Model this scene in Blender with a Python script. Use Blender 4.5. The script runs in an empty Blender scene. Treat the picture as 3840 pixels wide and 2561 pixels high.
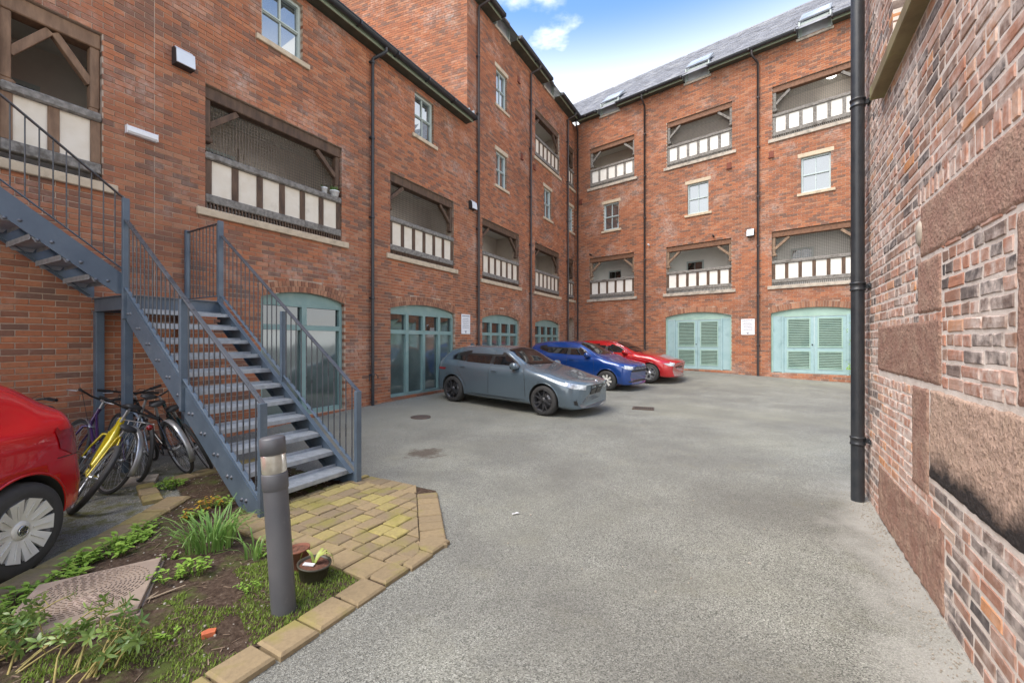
import bpy, bmesh, math, random
from mathutils import Vector, Matrix
from mathutils.bvhtree import BVHTree
SC = bpy.context.scene
COL = SC.collection
R = math.radians
rnd = random.Random(7)

# ------------------------------------------------------------------ camera
CAM_H = 1.59
cd = bpy.data.cameras.new('camera')
cam = bpy.data.objects.new('camera', cd); COL.objects.link(cam)
cam.location = (0, 0, CAM_H); cam.rotation_euler = (R(90), 0, 0)
cd.sensor_width = 36; cd.lens = 15.0; cd.clip_start = 0.05; cd.clip_end = 600
SC.camera = cam

# ------------------------------------------------------------------ world
SUN_EL, SUN_AZ = 58, -122      # azimuth measured from +Y towards +X
w = bpy.data.worlds.new('World'); SC.world = w; w.use_nodes = True
nt = w.node_tree; nt.nodes.clear()
def N(tree, kind, **kw):
    n = tree.nodes.new(kind)
    for k, v in kw.items():
        if k == 'ins':
            for a, b in v.items(): n.inputs[a].default_value = b
        else: setattr(n, k, v)
    return n
def lk(tree, a, b): tree.links.new(a, b)
sky = N(nt, 'ShaderNodeTexSky', sky_type='NISHITA', sun_disc=False)
sky.sun_elevation = R(SUN_EL); sky.sun_rotation = R(SUN_AZ)
sky.air_density = 1.0; sky.dust_density = 0.6; sky.ozone_density = 1.5
tc = N(nt, 'ShaderNodeTexCoord')
sep = N(nt, 'ShaderNodeSeparateXYZ'); lk(nt, tc.outputs['Generated'], sep.inputs[0])
# flat cloud layer: direction divided by height
dv = N(nt, 'ShaderNodeMath', operation='MAXIMUM', ins={1: 0.08}); lk(nt, sep.outputs['Z'], dv.inputs[0])
cx = N(nt, 'ShaderNodeMath', operation='DIVIDE'); lk(nt, sep.outputs['X'], cx.inputs[0]); lk(nt, dv.outputs[0], cx.inputs[1])
cy = N(nt, 'ShaderNodeMath', operation='DIVIDE'); lk(nt, sep.outputs['Y'], cy.inputs[0]); lk(nt, dv.outputs[0], cy.inputs[1])
cmb = N(nt, 'ShaderNodeCombineXYZ'); lk(nt, cx.outputs[0], cmb.inputs[0]); lk(nt, cy.outputs[0], cmb.inputs[1])
mp = N(nt, 'ShaderNodeMapping', vector_type='POINT'); mp.inputs['Location'].default_value = (3.05, 1.3, 0)
lk(nt, cmb.outputs[0], mp.inputs[0])
nz = N(nt, 'ShaderNodeTexNoise', ins={'Scale': 1.5, 'Detail': 7.0, 'Roughness': 0.55}); lk(nt, mp.outputs[0], nz.inputs['Vector'])
cr = N(nt, 'ShaderNodeMapRange', interpolation_type='SMOOTHSTEP', ins={1: 0.52, 2: 0.66, 3: 0.0, 4: 0.95}); lk(nt, nz.outputs['Fac'], cr.inputs[0])
hz = N(nt, 'ShaderNodeMapRange', interpolation_type='SMOOTHSTEP', ins={1: 0.40, 2: 0.62, 3: 0.92, 4: 0.0}); lk(nt, sep.outputs['Z'], hz.inputs[0])
mxf = N(nt, 'ShaderNodeMath', operation='MAXIMUM'); lk(nt, cr.outputs[0], mxf.inputs[0]); lk(nt, hz.outputs[0], mxf.inputs[1])
mix = N(nt, 'ShaderNodeMix', data_type='RGBA'); mix.inputs['B'].default_value = (9.6, 9.4, 9.1, 1)
hs = N(nt, 'ShaderNodeHueSaturation', ins={'Saturation': 1.15, 'Value': 1.62}); lk(nt, sky.outputs[0], hs.inputs['Color'])
lk(nt, mxf.outputs[0], mix.inputs['Factor']); lk(nt, hs.outputs[0], mix.inputs['A'])
bg = N(nt, 'ShaderNodeBackground', ins={'Strength': 0.066}); lk(nt, mix.outputs['Result'], bg.inputs[0])
wo = N(nt, 'ShaderNodeOutputWorld'); lk(nt, bg.outputs[0], wo.inputs[0])

# ------------------------------------------------------------------ sun
sl = bpy.data.lights.new('sun', 'SUN'); sl.energy = 1.5; sl.angle = R(45); sl.color = (1.0, 0.91, 0.79)
so = bpy.data.objects.new('sun', sl); COL.objects.link(so)
az, el = R(SUN_AZ), R(SUN_EL)
sd = Vector((math.sin(az)*math.cos(el), math.cos(az)*math.cos(el), math.sin(el)))
so.rotation_euler = (-sd).to_track_quat('-Z', 'Y').to_euler(); so.location = (0, 0, 40)
SC.view_settings.view_transform = 'Standard'; SC.view_settings.look = 'None'
SC.view_settings.gamma = 1.0; SC.view_settings.exposure = 1.85
SC.render.engine = 'CYCLES'
SC.cycles.max_bounces = 8; SC.cycles.diffuse_bounces = 5; SC.cycles.glossy_bounces = 3
SC.cycles.transparent_max_bounces = 12

# ------------------------------------------------------------------ helpers
def sm(x, a=0., b=1.):
    x = min(1., max(0., (x-a)/(b-a))); return x*x*(3-2*x)
dL = Vector((.4827, .8758)); nL = Vector((.8758, -.4827))
ML = Matrix.Translation((-6.612, 3.644, 0)) @ Matrix.Rotation(math.atan2(.8758, .4827), 4, 'Z')
MF = Matrix.Translation((3.16, 21.37, 0)) @ Matrix.Rotation(math.atan2(-.66, .7513), 4, 'Z')
MR = Matrix.Translation((.735, -.4425, 0)) @ Matrix.Rotation(math.atan2(-.8567, -.5158), 4, 'Z')
def LW(s, t, z=0.): return ML @ Vector((s, -t, z))
def gz(x, y):
    """height of the yard: dished towards its drain, rising to the two brick ranges"""
    s = x*dL.x+y*dL.y; t = 7.55+x*nL.x+y*nL.y
    t2 = 18.14-.66*x-.7513*y; s2 = (x-3.16)*.7513-(y-21.37)*.66
    g = .012*max(0., min(y, 22)-8)
    g += .11*max(0., min(1., 1-t/3))**1.2*sm(s, 3.5, 7)
    z0 = max(.15, min(.40, .304-.034*(s2-8.1)))
    if t2 < 4: g += max(0, z0-g)*min(1., max(0., 1-t2/4))**1.3
    return g

class MB:
    def __init__(s): s.v = []; s.f = []; s.m = []; s.t = []; s.sm = []
    def face(s, pts, m=0, t=0., smooth=False):
        b = len(s.v); s.v += [tuple(p) for p in pts]; s.f.append(tuple(range(b, b+len(pts)))); s.m.append(m); s.t.append(t); s.sm.append(smooth)
    def grid(s, rows, m=0, t=0., closed=False, smooth=True, flip=False):
        b = len(s.v); n = len(rows[0])
        for r in rows: s.v += [tuple(p) for p in r]
        for i in range(len(rows)-1):
            for j in range(n if closed else n-1):
                k = (j+1) % n
                q = (b+i*n+j, b+i*n+k, b+(i+1)*n+k, b+(i+1)*n+j)
                s.f.append(q[::-1] if flip else q); s.m.append(m); s.t.append(t); s.sm.append(smooth)
    def box(s, x0, x1, y0, y1, z0, z1, m=0, t=0., back=True, M=None):
        P = [Vector(p) for p in ((x0,y0,z0),(x1,y0,z0),(x1,y1,z0),(x0,y1,z0),(x0,y0,z1),(x1,y0,z1),(x1,y1,z1),(x0,y1,z1))]
        if M is not None: P = [M @ p for p in P]
        b = len(s.v); s.v += [tuple(p) for p in P]
        F = [(0,1,5,4),(1,2,6,5),(3,0,4,7),(4,5,6,7),(3,2,1,0)]
        if back: F.append((2,3,7,6))
        for f in F: s.f.append(tuple(b+i for i in f)); s.m.append(m); s.t.append(t); s.sm.append(False)
    def cbox(s, x0, x1, y0, y1, z0, z1, c=.006, m=0, t=0.):
        """box whose front (-y) face has a chamfered edge"""
        P = [(x0,y0+c,z0),(x1,y0+c,z0),(x1,y0+c,z1),(x0,y0+c,z1),(x0+c,y0,z0+c),(x1-c,y0,z0+c),(x1-c,y0,z1-c),(x0+c,y0,z1-c),
             (x0,y1,z0),(x1,y1,z0),(x1,y1,z1),(x0,y1,z1)]
        b = len(s.v); s.v += P
        for f in [(4,5,6,7),(0,1,5,4),(1,2,6,5),(2,3,7,6),(3,0,4,7),(8,9,1,0),(9,10,2,1),(10,11,3,2),(11,8,0,3)]:
            s.f.append(tuple(b+i for i in f)); s.m.append(m); s.t.append(t); s.sm.append(False)
    def beam(s, p, q, w, h, up=(0,0,1), m=0, t=0.):
        p = Vector(p); q = Vector(q); d = (q-p).normalized(); up = Vector(up)
        if abs(d.dot(up)) > .99: up = Vector((1,0,0))
        a = d.cross(up).normalized()*(w/2); u = a.cross(d).normalized()*(h/2)
        A = [p-a-u, p+a-u, p+a+u, p-a+u]; B = [q-a-u, q+a-u, q+a+u, q-a+u]
        b = len(s.v); s.v += [tuple(x) for x in A+B]
        for f in [(3,2,1,0),(4,5,6,7),(0,1,5,4),(1,2,6,5),(2,3,7,6),(3,0,4,7)]:
            s.f.append(tuple(b+i for i in f)); s.m.append(m); s.t.append(t); s.sm.append(False)
    def tube(s, pts, r, n=8, m=0, t=0., cap=True, closed=False):
        pts = [Vector(p) for p in pts]; rr = r if isinstance(r, (list, tuple)) else [r]*len(pts)
        rows = []; prev = None
        L = len(pts)
        for i, p in enumerate(pts):
            if closed: d = pts[(i+1) % L]-pts[i-1]
            else: d = pts[min(i+1, L-1)]-pts[max(i-1, 0)]
            d.normalize()
            if prev is None:
                a = d.cross(Vector((0,0,1)))
                if a.length < .05: a = d.cross(Vector((1,0,0)))
            else: a = prev-d*prev.dot(d)
            a.normalize(); prev = a; b2 = d.cross(a)
            rows.append([p+(a*math.cos(k*2*math.pi/n)+b2*math.sin(k*2*math.pi/n))*rr[i] for k in range(n)])
        if closed: rows.append(rows[0])
        s.grid(rows, m, t, closed=True, flip=True)
        if cap and not closed: s.face(rows[0], m, t); s.face(rows[-1][::-1], m, t)
    def lathe(s, prof, n=24, axis='z', M=None, m=0, t=0., smooth=True):
        rows = []
        for r, h in prof:
            row = []
            for k in range(n):
                a = k*2*math.pi/n; c, d = r*math.cos(a), r*math.sin(a)
                p = Vector((c, d, h)) if axis == 'z' else (Vector((c, h, d)) if axis == 'y' else Vector((h, c, d)))
                row.append(M @ p if M is not None else p)
            rows.append(row)
        s.grid(rows, m, t, closed=True, smooth=smooth, flip=(axis != 'y'))
    def jbox(s, x0, x1, y0, y1, z0, z1, rg, c=.005, j=.004, t=0.):
        """worn brick: chamfered box with uneven arrises"""
        u = lambda: rg.uniform(-j, j)
        C = [(x0+u(), z0+u()), (x1+u(), z0+u()), (x1+u(), z1+u()), (x0+u(), z1+u())]; d = rg.uniform(-.002, .002)
        O = []; I = []
        for k in range(4):
            a, b = C[k], C[(k+1) % 4]; m_ = ((a[0]+b[0])/2+u()*.7, (a[1]+b[1])/2+u()*.7); O += [a, m_]
        cx, cz = (x0+x1)/2, (z0+z1)/2
        for a in O: I.append((a[0]-math.copysign(min(c, abs(a[0]-cx)*.5), a[0]-cx), a[1]-math.copysign(min(c, abs(a[1]-cz)*.5), a[1]-cz)))
        b = len(s.v); s.v += [(p[0], y0+u()*.4, p[1]) for p in I]+[(p[0], y0+c*.8, p[1]) for p in O]+[(p[0], y1, p[1]) for p in O]
        F = [tuple(range(8))]+[(8+k, 8+(k+1) % 8, (k+1) % 8, k) for k in range(8)]+[(16+k, 16+(k+1) % 8, 8+(k+1) % 8, 8+k) for k in range(8)]
        for f in F: s.f.append(tuple(b+i for i in f)); s.m.append(0); s.t.append(t); s.sm.append(False)
    def prism(s, poly, fn, m=0, t=0.):
        """poly: 2d outline; fn(p, k) -> 3d for k = 0 (front), 1 (back)"""
        A = [fn(p, 0) for p in poly]; B = [fn(p, 1) for p in poly]; n = len(poly)
        s.face(A, m, t); s.face(B[::-1], m, t)
        for i in range(n):
            j = (i+1) % n; s.face([A[i], B[i], B[j], A[j]], m, t)
    def mesh(s, name, mats):
        me = bpy.data.meshes.new(name); me.from_pydata(s.v, [], s.f)
        for x in (mats if isinstance(mats, (list, tuple)) else [mats]): me.materials.append(x)
        if any(s.m): me.polygons.foreach_set('material_index', s.m)
        me.polygons.foreach_set('use_smooth', s.sm)
        a = me.attributes.new('tone', 'FLOAT', 'FACE'); a.data.foreach_set('value', s.t)
        me.update(); return me
    def obj(s, name, mats, parent=None, **kw): return link(name, s.mesh(name, mats), parent, **kw)
def link(name, data, parent=None, mat=None, kind=None, label=None, cat=None, group=None):
    o = bpy.data.objects.new(name, data); COL.objects.link(o)
    if parent is not None: o.parent = parent
    if mat is not None: o.matrix_local = mat
    if kind: o['kind'] = kind
    if label: o['label'] = label
    if cat: o['category'] = cat
    if group: o['group'] = group
    return o
def thing(name, label, cat, M=None, group=None, kind=None):
    return link(name, None, None, M, kind, label, cat, group)
def copy_tree(o, parent=None, M=None, **pr):
    c = o.copy(); COL.objects.link(c)
    if parent is not None: c.parent = parent
    if M is not None: c.matrix_local = M
    for k, v in pr.items(): c[k] = v
    for ch in list(o.children): copy_tree(ch, c)
    return c
def clean(o, dist=1e-4, recalc=True):
    bm = bmesh.new(); bm.from_mesh(o.data); bmesh.ops.remove_doubles(bm, verts=bm.verts, dist=dist)
    if recalc: bmesh.ops.recalc_face_normals(bm, faces=bm.faces)
    bm.to_mesh(o.data); bm.free(); return o
def bevel(o, wd=.004, seg=2):
    m = o.modifiers.new('bevel', 'BEVEL'); m.width = wd; m.segments = seg; m.limit_method = 'ANGLE'; m.angle_limit = R(40); return o

# ------------------------------------------------------------------ materials
def ramp(tree, stops, interp='LINEAR'):
    n = tree.nodes.new('ShaderNodeValToRGB'); n.color_ramp.interpolation = interp
    e = n.color_ramp.elements
    while len(e) < len(stops): e.new(.5)
    for x, (p, c) in zip(e, stops): x.position = p; x.color = (*c, 1)
    return n
def newmat(name):
    m = bpy.data.materials.new(name); m.use_nodes = True; t = m.node_tree
    b = t.nodes['Principled BSDF']; return m, t, b
def noise(t, scale, detail=4., rough=.55, vec=None, dist=0.):
    n = N(t, 'ShaderNodeTexNoise', ins={'Scale': scale, 'Detail': detail, 'Roughness': rough, 'Distortion': dist})
    if vec is not None: lk(t, vec, n.inputs['Vector'])
    return n
def mixc(t, f, a, b, mode='MIX'):
    n = N(t, 'ShaderNodeMix', data_type='RGBA', blend_type=mode)
    for s, v in (('Factor', f), ('A', a), ('B', b)):
        if hasattr(v, 'is_output'): lk(t, v, n.inputs[s])
        elif s == 'Factor': n.inputs[s].default_value = v
        else: n.inputs[s].default_value = (*v, 1)
    return n.outputs['Result']
def mr(t, v, a, b, c=0., d=1.):
    n = N(t, 'ShaderNodeMapRange', ins={1: a, 2: b, 3: c, 4: d}); lk(t, v, n.inputs[0]); return n.outputs[0]
def pos(t): return t.nodes.new('ShaderNodeNewGeometry').outputs['Position']
def bump(t, b, h, strength, dist):
    n = N(t, 'ShaderNodeBump', ins={'Strength': strength, 'Distance': dist}); lk(t, h, n.inputs['Height']); lk(t, n.outputs[0], b.inputs['Normal'])
def M_(name, c1, c2=None, sc=6., rough=.6, rvar=.1, bp=0., bsc=60., bd=.002, metal=0., spec=.5, coat=0., stain=None, ssc=1.5, sr=(.52, .7), stretch=None):
    m, t, b = newmat(name); P = pos(t)
    if stretch:
        mpn = N(t, 'ShaderNodeMapping'); mpn.inputs['Scale'].default_value = stretch; lk(t, P, mpn.inputs[0]); P2 = mpn.outputs[0]
    else: P2 = P
    c2 = c2 or tuple(x*.8 for x in c1)
    n1 = noise(t, sc, 6., .6, P2)
    col = mixc(t, mr(t, n1.outputs['Fac'], .35, .65), c1, c2)
    if stain:
        n2 = noise(t, ssc, 5., .65, P); col = mixc(t, mr(t, n2.outputs['Fac'], *sr), col, stain)
    lk(t, col, b.inputs['Base Color'])
    lk(t, mr(t, n1.outputs['Fac'], .3, .7, rough-rvar, rough+rvar), b.inputs['Roughness'])
    b.inputs['Metallic'].default_value = metal; b.inputs['Specular IOR Level'].default_value = spec
    if coat: b.inputs['Coat Weight'].default_value = coat; b.inputs['Coat Roughness'].default_value = .04
    if bp:
        n3 = noise(t, bsc, 4., .6, P2); bump(t, b, n3.outputs['Fac'], bp, bd)
    return m
def brick_mat(name, stops, lime=None, limer=(.55, .75), limesc=.9, dirt=(.10, .075, .06), mott=.35, lo=.36):
    m, t, b = newmat(name); P = pos(t)
    at = N(t, 'ShaderNodeAttribute', attribute_name='tone')
    rp = ramp(t, stops); lk(t, at.outputs['Fac'], rp.inputs[0])
    n1 = noise(t, 22., 6., .65, P); n2 = noise(t, .55, 5., .6, P); n3 = noise(t, 70., 3., .6, P)
    col = mixc(t, mr(t, n1.outputs['Fac'], .45, .75, 0, mott), rp.outputs[0], dirt)
    dk = mr(t, n2.outputs['Fac'], .38, .68, 0., lo); col = mixc(t, dk, col, dirt)
    if lime:
        n4 = noise(t, limesc, 6., .7, P); n5 = noise(t, 14., 4., .6, P)
        a = N(t, 'ShaderNodeMath', operation='MULTIPLY'); lk(t, mr(t, n4.outputs['Fac'], *limer), a.inputs[0]); lk(t, mr(t, n5.outputs['Fac'], .35, .62), a.inputs[1])
        col = mixc(t, a.outputs[0], col, lime)
    lk(t, col, b.inputs['Base Color']); b.inputs['Roughness'].default_value = .88; b.inputs['Specular IOR Level'].default_value = .25
    ad = N(t, 'ShaderNodeMath', operation='ADD'); lk(t, n1.outputs['Fac'], ad.inputs[0]); lk(t, n3.outputs['Fac'], ad.inputs[1])
    bump(t, b, ad.outputs[0], .55, .004); return m
MAT = {}
MAT['brick'] = brick_mat('red_brick', [(0., (.20, .11, .08)), (.12, (.27, .125, .08)), (.3, (.36, .135, .070)), (.6, (.42, .155, .076)), (.85, (.46, .185, .092)), (1., (.45, .215, .125))], lime=(.56, .46, .40), limer=(.52, .80), limesc=.8)
MAT['mortar'] = M_('mortar', (.50, .39, .30), (.38, .28, .21), 9, .9, .03, .6, 120, .003, stain=(.42, .36, .30), ssc=1.2)
MAT['brick_arch'] = brick_mat('arch_brick', [(0., (.24, .11, .07)), (.5, (.38, .175, .10)), (1., (.46, .24, .145))])
MAT['brick_old'] = brick_mat('old_brick', [(0., (.085, .078, .078)), (.1, (.17, .135, .12)), (.25, (.31, .185, .13)), (.45, (.44, .205, .135)), (.65, (.50, .235, .15)), (.8, (.52, .32, .24)), (.93, (.60, .26, .10)), (1., (.56, .41, .32))], lime=(.72, .61, .54), limer=(.38, .60), limesc=1.1, dirt=(.16, .10, .08), lo=.15, mott=.28)
MAT['mortar_old'] = M_('lime_mortar', (.82, .73, .65), (.68, .58, .50), 9, .95, .03, .7, 70, .005, stain=(.52, .43, .36), ssc=3.5, sr=(.56, .74))
def glass(name, tint, refl, rough=.02, gl=(.92, .96, 1.)):
    m, t, b = newmat(name); t.nodes.remove(b)
    d = N(t, 'ShaderNodeBsdfDiffuse'); g = N(t, 'ShaderNodeBsdfGlossy', ins={'Roughness': rough}); g.inputs['Color'].default_value = (*gl, 1)
    P = pos(t); n1 = noise(t, 1.7, 3., .5, P)
    lk(t, mixc(t, mr(t, n1.outputs['Fac'], .35, .65), tint, tuple(x*.6 for x in tint)), d.inputs['Color'])
    lw = N(t, 'ShaderNodeFresnel', ins={'IOR': 1.5}); f = mr(t, lw.outputs[0], 0., 1., refl, 1.)
    mx = N(t, 'ShaderNodeMixShader'); lk(t, f, mx.inputs[0]); lk(t, d.outputs[0], mx.inputs[1]); lk(t, g.outputs[0], mx.inputs[2])
    n2 = noise(t, .9, 2., .5, P); bn = N(t, 'ShaderNodeBump', ins={'Strength': .05, 'Distance': .02}); lk(t, n2.outputs['Fac'], bn.inputs['Height']); lk(t, bn.outputs[0], g.inputs['Normal'])
    lk(t, mx.outputs[0], t.nodes['Material Output'].inputs[0]); return m
MAT['glass_sky'] = glass('window_glass', (.06, .075, .08), .33)
MAT['glass_painted_sky'] = glass('painted_sky_roof_glass', (.62, .65, .68), .08, .08)  # pale base colour paints the sky reflection into dormer and roof-light panes
MAT['glass_dark'] = glass('dark_glass', (.018, .022, .022), .10)
MAT['glass_frost'] = glass('frosted_glass', (.10, .135, .125), .12, .06)
MAT['glass_car'] = glass('car_glass', (.012, .013, .014), .07, .01)
MAT['timber'] = M_('brown_timber', (.125, .072, .042), (.065, .040, .027), 14, .75, .08, .5, 60, .003, stretch=(1, 1, .25))
MAT['timber_pale'] = M_('pale_oak_timber', (.30, .20, .125), (.17, .11, .075), 12, .75, .08, .5, 60, .003)
MAT['timber_grey'] = M_('weathered_timber', (.27, .25, .225), (.13, .12, .105), 18, .85, .06, .6, 70, .003, stain=(.10, .085, .07), ssc=5, sr=(.55, .68))
MAT['render'] = M_('cream_render', (.72, .66, .56), (.66, .59, .48), 5, .85, .05, .25, 40, .003, stain=(.52, .46, .37), ssc=3, sr=(.6, .8))
MAT['render_pale'] = M_('pale_render', (.80, .78, .72), (.74, .71, .64), 5, .85, .05, .25, 40, .003, stain=(.6, .56, .48), ssc=3, sr=(.6, .8))
MAT['stone'] = M_('pale_sandstone', (.56, .46, .33), (.46, .37, .26), 8, .85, .05, .35, 80, .003, stain=(.30, .25, .18), ssc=4, sr=(.55, .75))
MAT['stone_grey'] = M_('weathered_sandstone', (.50, .44, .36), (.36, .31, .25), 8, .85, .05, .35, 80, .003, stain=(.2, .19, .16), ssc=4, sr=(.52, .7))
MAT['frame'] = M_('pale_green_paint', (.44, .50, .47), (.40, .46, .43), 4, .45, .06)
MAT['frame_white'] = M_('pale_grey_paint', (.48, .55, .54), (.42, .49, .48), 4, .45, .06)
MAT['teal'] = M_('teal_paint', (.215, .33, .31), (.18, .285, .27), 3, .5, .08, .15, 30, .002, stain=(.26, .35, .33), ssc=2)
MAT['mint'] = M_('mint_paint', (.36, .51, .43), (.31, .45, .38), 3, .5, .08, stain=(.25, .39, .34), ssc=2)
MAT['aqua'] = M_('pale_blue_paint', (.33, .47, .48), (.28, .42, .43), 3, .5, .08, .15, 30, .002, stain=(.20, .31, .32), ssc=2.2, sr=(.55, .75))
MAT['fascia'] = M_('sage_fascia_paint', (.30, .35, .25), (.25, .30, .21), 4, .5, .08)
MAT['iron'] = M_('black_rainwater_paint', (.022, .026, .032), (.035, .038, .042), 9, .38, .08)
MAT['iron_brown'] = M_('brown_black_pipe_paint', (.035, .028, .028), (.055, .042, .04), 6, .4, .1)
MAT['slate'] = M_('grey_slate', (.26, .262, .275), (.17, .172, .185), 3, .55, .12, .3, 30, .003, stain=(.34, .34, .34), ssc=1.2)
MAT['lead'] = M_('lead_sheet', (.30, .32, .34), (.22, .24, .26), 5, .5, .1)
MAT['ceil_board'] = M_('pale_ceiling_board', (.74, .73, .68), (.68, .67, .62), 3, .7, .08)
MAT['gal_white'] = M_('white_wall_paint', (.84, .83, .79), (.78, .77, .73), 2, .7, .08)
MAT['gal_brown'] = M_('taupe_wall_paint', (.72, .65, .57), (.64, .57, .50), 2, .7, .08)
MAT['net'] = M_('netting_cord', (.20, .165, .13), (.14, .115, .09), 9, .8, .05)
MAT['net_pale'] = M_('pale_netting_cord', (.30, .28, .25), (.22, .2, .18), 9, .8, .05)
MAT['white'] = M_('white_plastic', (.78, .79, .80), (.72, .73, .75), 4, .35, .05)
MAT['black'] = M_('black_plastic', (.02, .02, .022), (.03, .03, .03), 9, .5, .1)
MAT['rust'] = M_('terracotta_vent', (.20, .055, .03), (.14, .04, .025), 9, .8, .05)
MAT['dark'] = M_('shade_black', (.012, .012, .012), (.02, .02, .02), 3, .9, .05)  # near-black colour stands in for the shade inside openings
MAT['lens'] = M_('pale_lens_glass', (.70, .74, .78), (.62, .66, .70), 3, .15, .05)
m, t, b = newmat('lit_lamp'); b.inputs['Emission Color'].default_value = (1, .96, .88, 1); b.inputs['Emission Strength'].default_value = 2.5; MAT['lit'] = m
MAT['bolt'] = M_('dull_zinc_bolt', (.16, .17, .19), (.10, .11, .13), 9, .5, .1, metal=.4)
MAT['soffit'] = M_('dark_soffit_paint', (.07, .075, .055), (.05, .055, .04), 4, .6, .08)
MAT['timber_red'] = M_('red_brown_timber', (.22, .105, .055), (.14, .07, .04), 14, .75, .08, .4, 60, .003)
MAT['galv'] = M_('galvanised_tread', (.40, .43, .46), (.29, .32, .35), 12, .45, .1, .5, 90, .002, metal=.35)
MAT['steel'] = M_('blue_grey_steel_paint', (.095, .130, .168), (.072, .10, .133), 4, .42, .1, .2, 40, .001, stain=(.14, .17, .20), ssc=2.5, sr=(.55, .75))
MAT['steel_dark'] = M_('dark_handrail_paint', (.045, .05, .058), (.075, .08, .09), 5, .32, .1)

def arc_of(o):
    a = (o['x1']-o['x0'])/2; r = o['arch']; Rr = (a*a+r*r)/(2*r); return (o['x0']+o['x1'])/2, a, Rr, o['z1']+r-Rr
def op_iv(o, z):
    """x interval that opening o takes out of a course at height z"""
    if z < o['z0']: return None
    if not o.get('arch'): return (o['x0'], o['x1']) if z < o['z1'] else None
    if z < o['z1']: return (o['x0'], o['x1'])
    xc, a, Rr, zc = arc_of(o); rt = o.get('ring', .22); Ro = Rr+rt
    if z >= zc+Ro: return None
    sp = a/Rr; zsk = zc+Ro*math.sqrt(1-sp*sp); 
    if z < zsk: h = a+(Ro*sp-a)*(z-o['z1'])/max(1e-6, zsk-o['z1'])
    else: h = math.sqrt(max(0, Ro*Ro-(z-zc)**2))
    return (xc-h, xc+h)
def slab(mb, x0, x1, z0, z1, ops, y, rev=.30, top=None):
    xs = {x0, x1}
    for o in ops:
        xs |= {o['x0'], o['x1']}
        if o.get('arch'): xs |= {o['x0']+(o['x1']-o['x0'])*k/16 for k in range(17)}
    if top: xs |= {x0+(x1-x0)*k/12 for k in range(13)}
    xs = sorted(x for x in xs if x0-1e-6 <= x <= x1+1e-6)
    def tp(o, x):
        if not o.get('arch'): return o['z1']
        xc, a, Rr, zc = arc_of(o); return zc+math.sqrt(max(0, Rr*Rr-(x-xc)**2))
    for a, b in zip(xs, xs[1:]):
        if b-a < 1e-5: continue
        mid = (a+b)/2; act = sorted([o for o in ops if o['x0'] < mid < o['x1']], key=lambda o: o['z0'])
        la = lb = z0
        for o in act:
            if o['z0'] > la+1e-4: mb.face([(a,y,la),(b,y,lb),(b,y,o['z0']),(a,y,o['z0'])])
            la, lb = tp(o, a), tp(o, b)
            mb.face([(a,y,la),(b,y,lb),(b,y+rev,lb),(a,y+rev,la)])
        ta, tb = (top(a), top(b)) if top else (z1, z1)
        mb.face([(a,y,la),(b,y,lb),(b,y,tb),(a,y,ta)])
    for o in ops:
        mb.face([(o['x0'],y,o['z0']),(o['x0'],y+rev,o['z0']),(o['x0'],y+rev,o['z1']),(o['x0'],y,o['z1'])])
        mb.face([(o['x1'],y+rev,o['z0']),(o['x1'],y,o['z0']),(o['x1'],y,o['z1']),(o['x1'],y+rev,o['z1'])])
        mb.face([(o['x0'],y,o['z0']),(o['x1'],y,o['z0']),(o['x1'],y+rev,o['z0']),(o['x0'],y+rev,o['z0'])])
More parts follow.
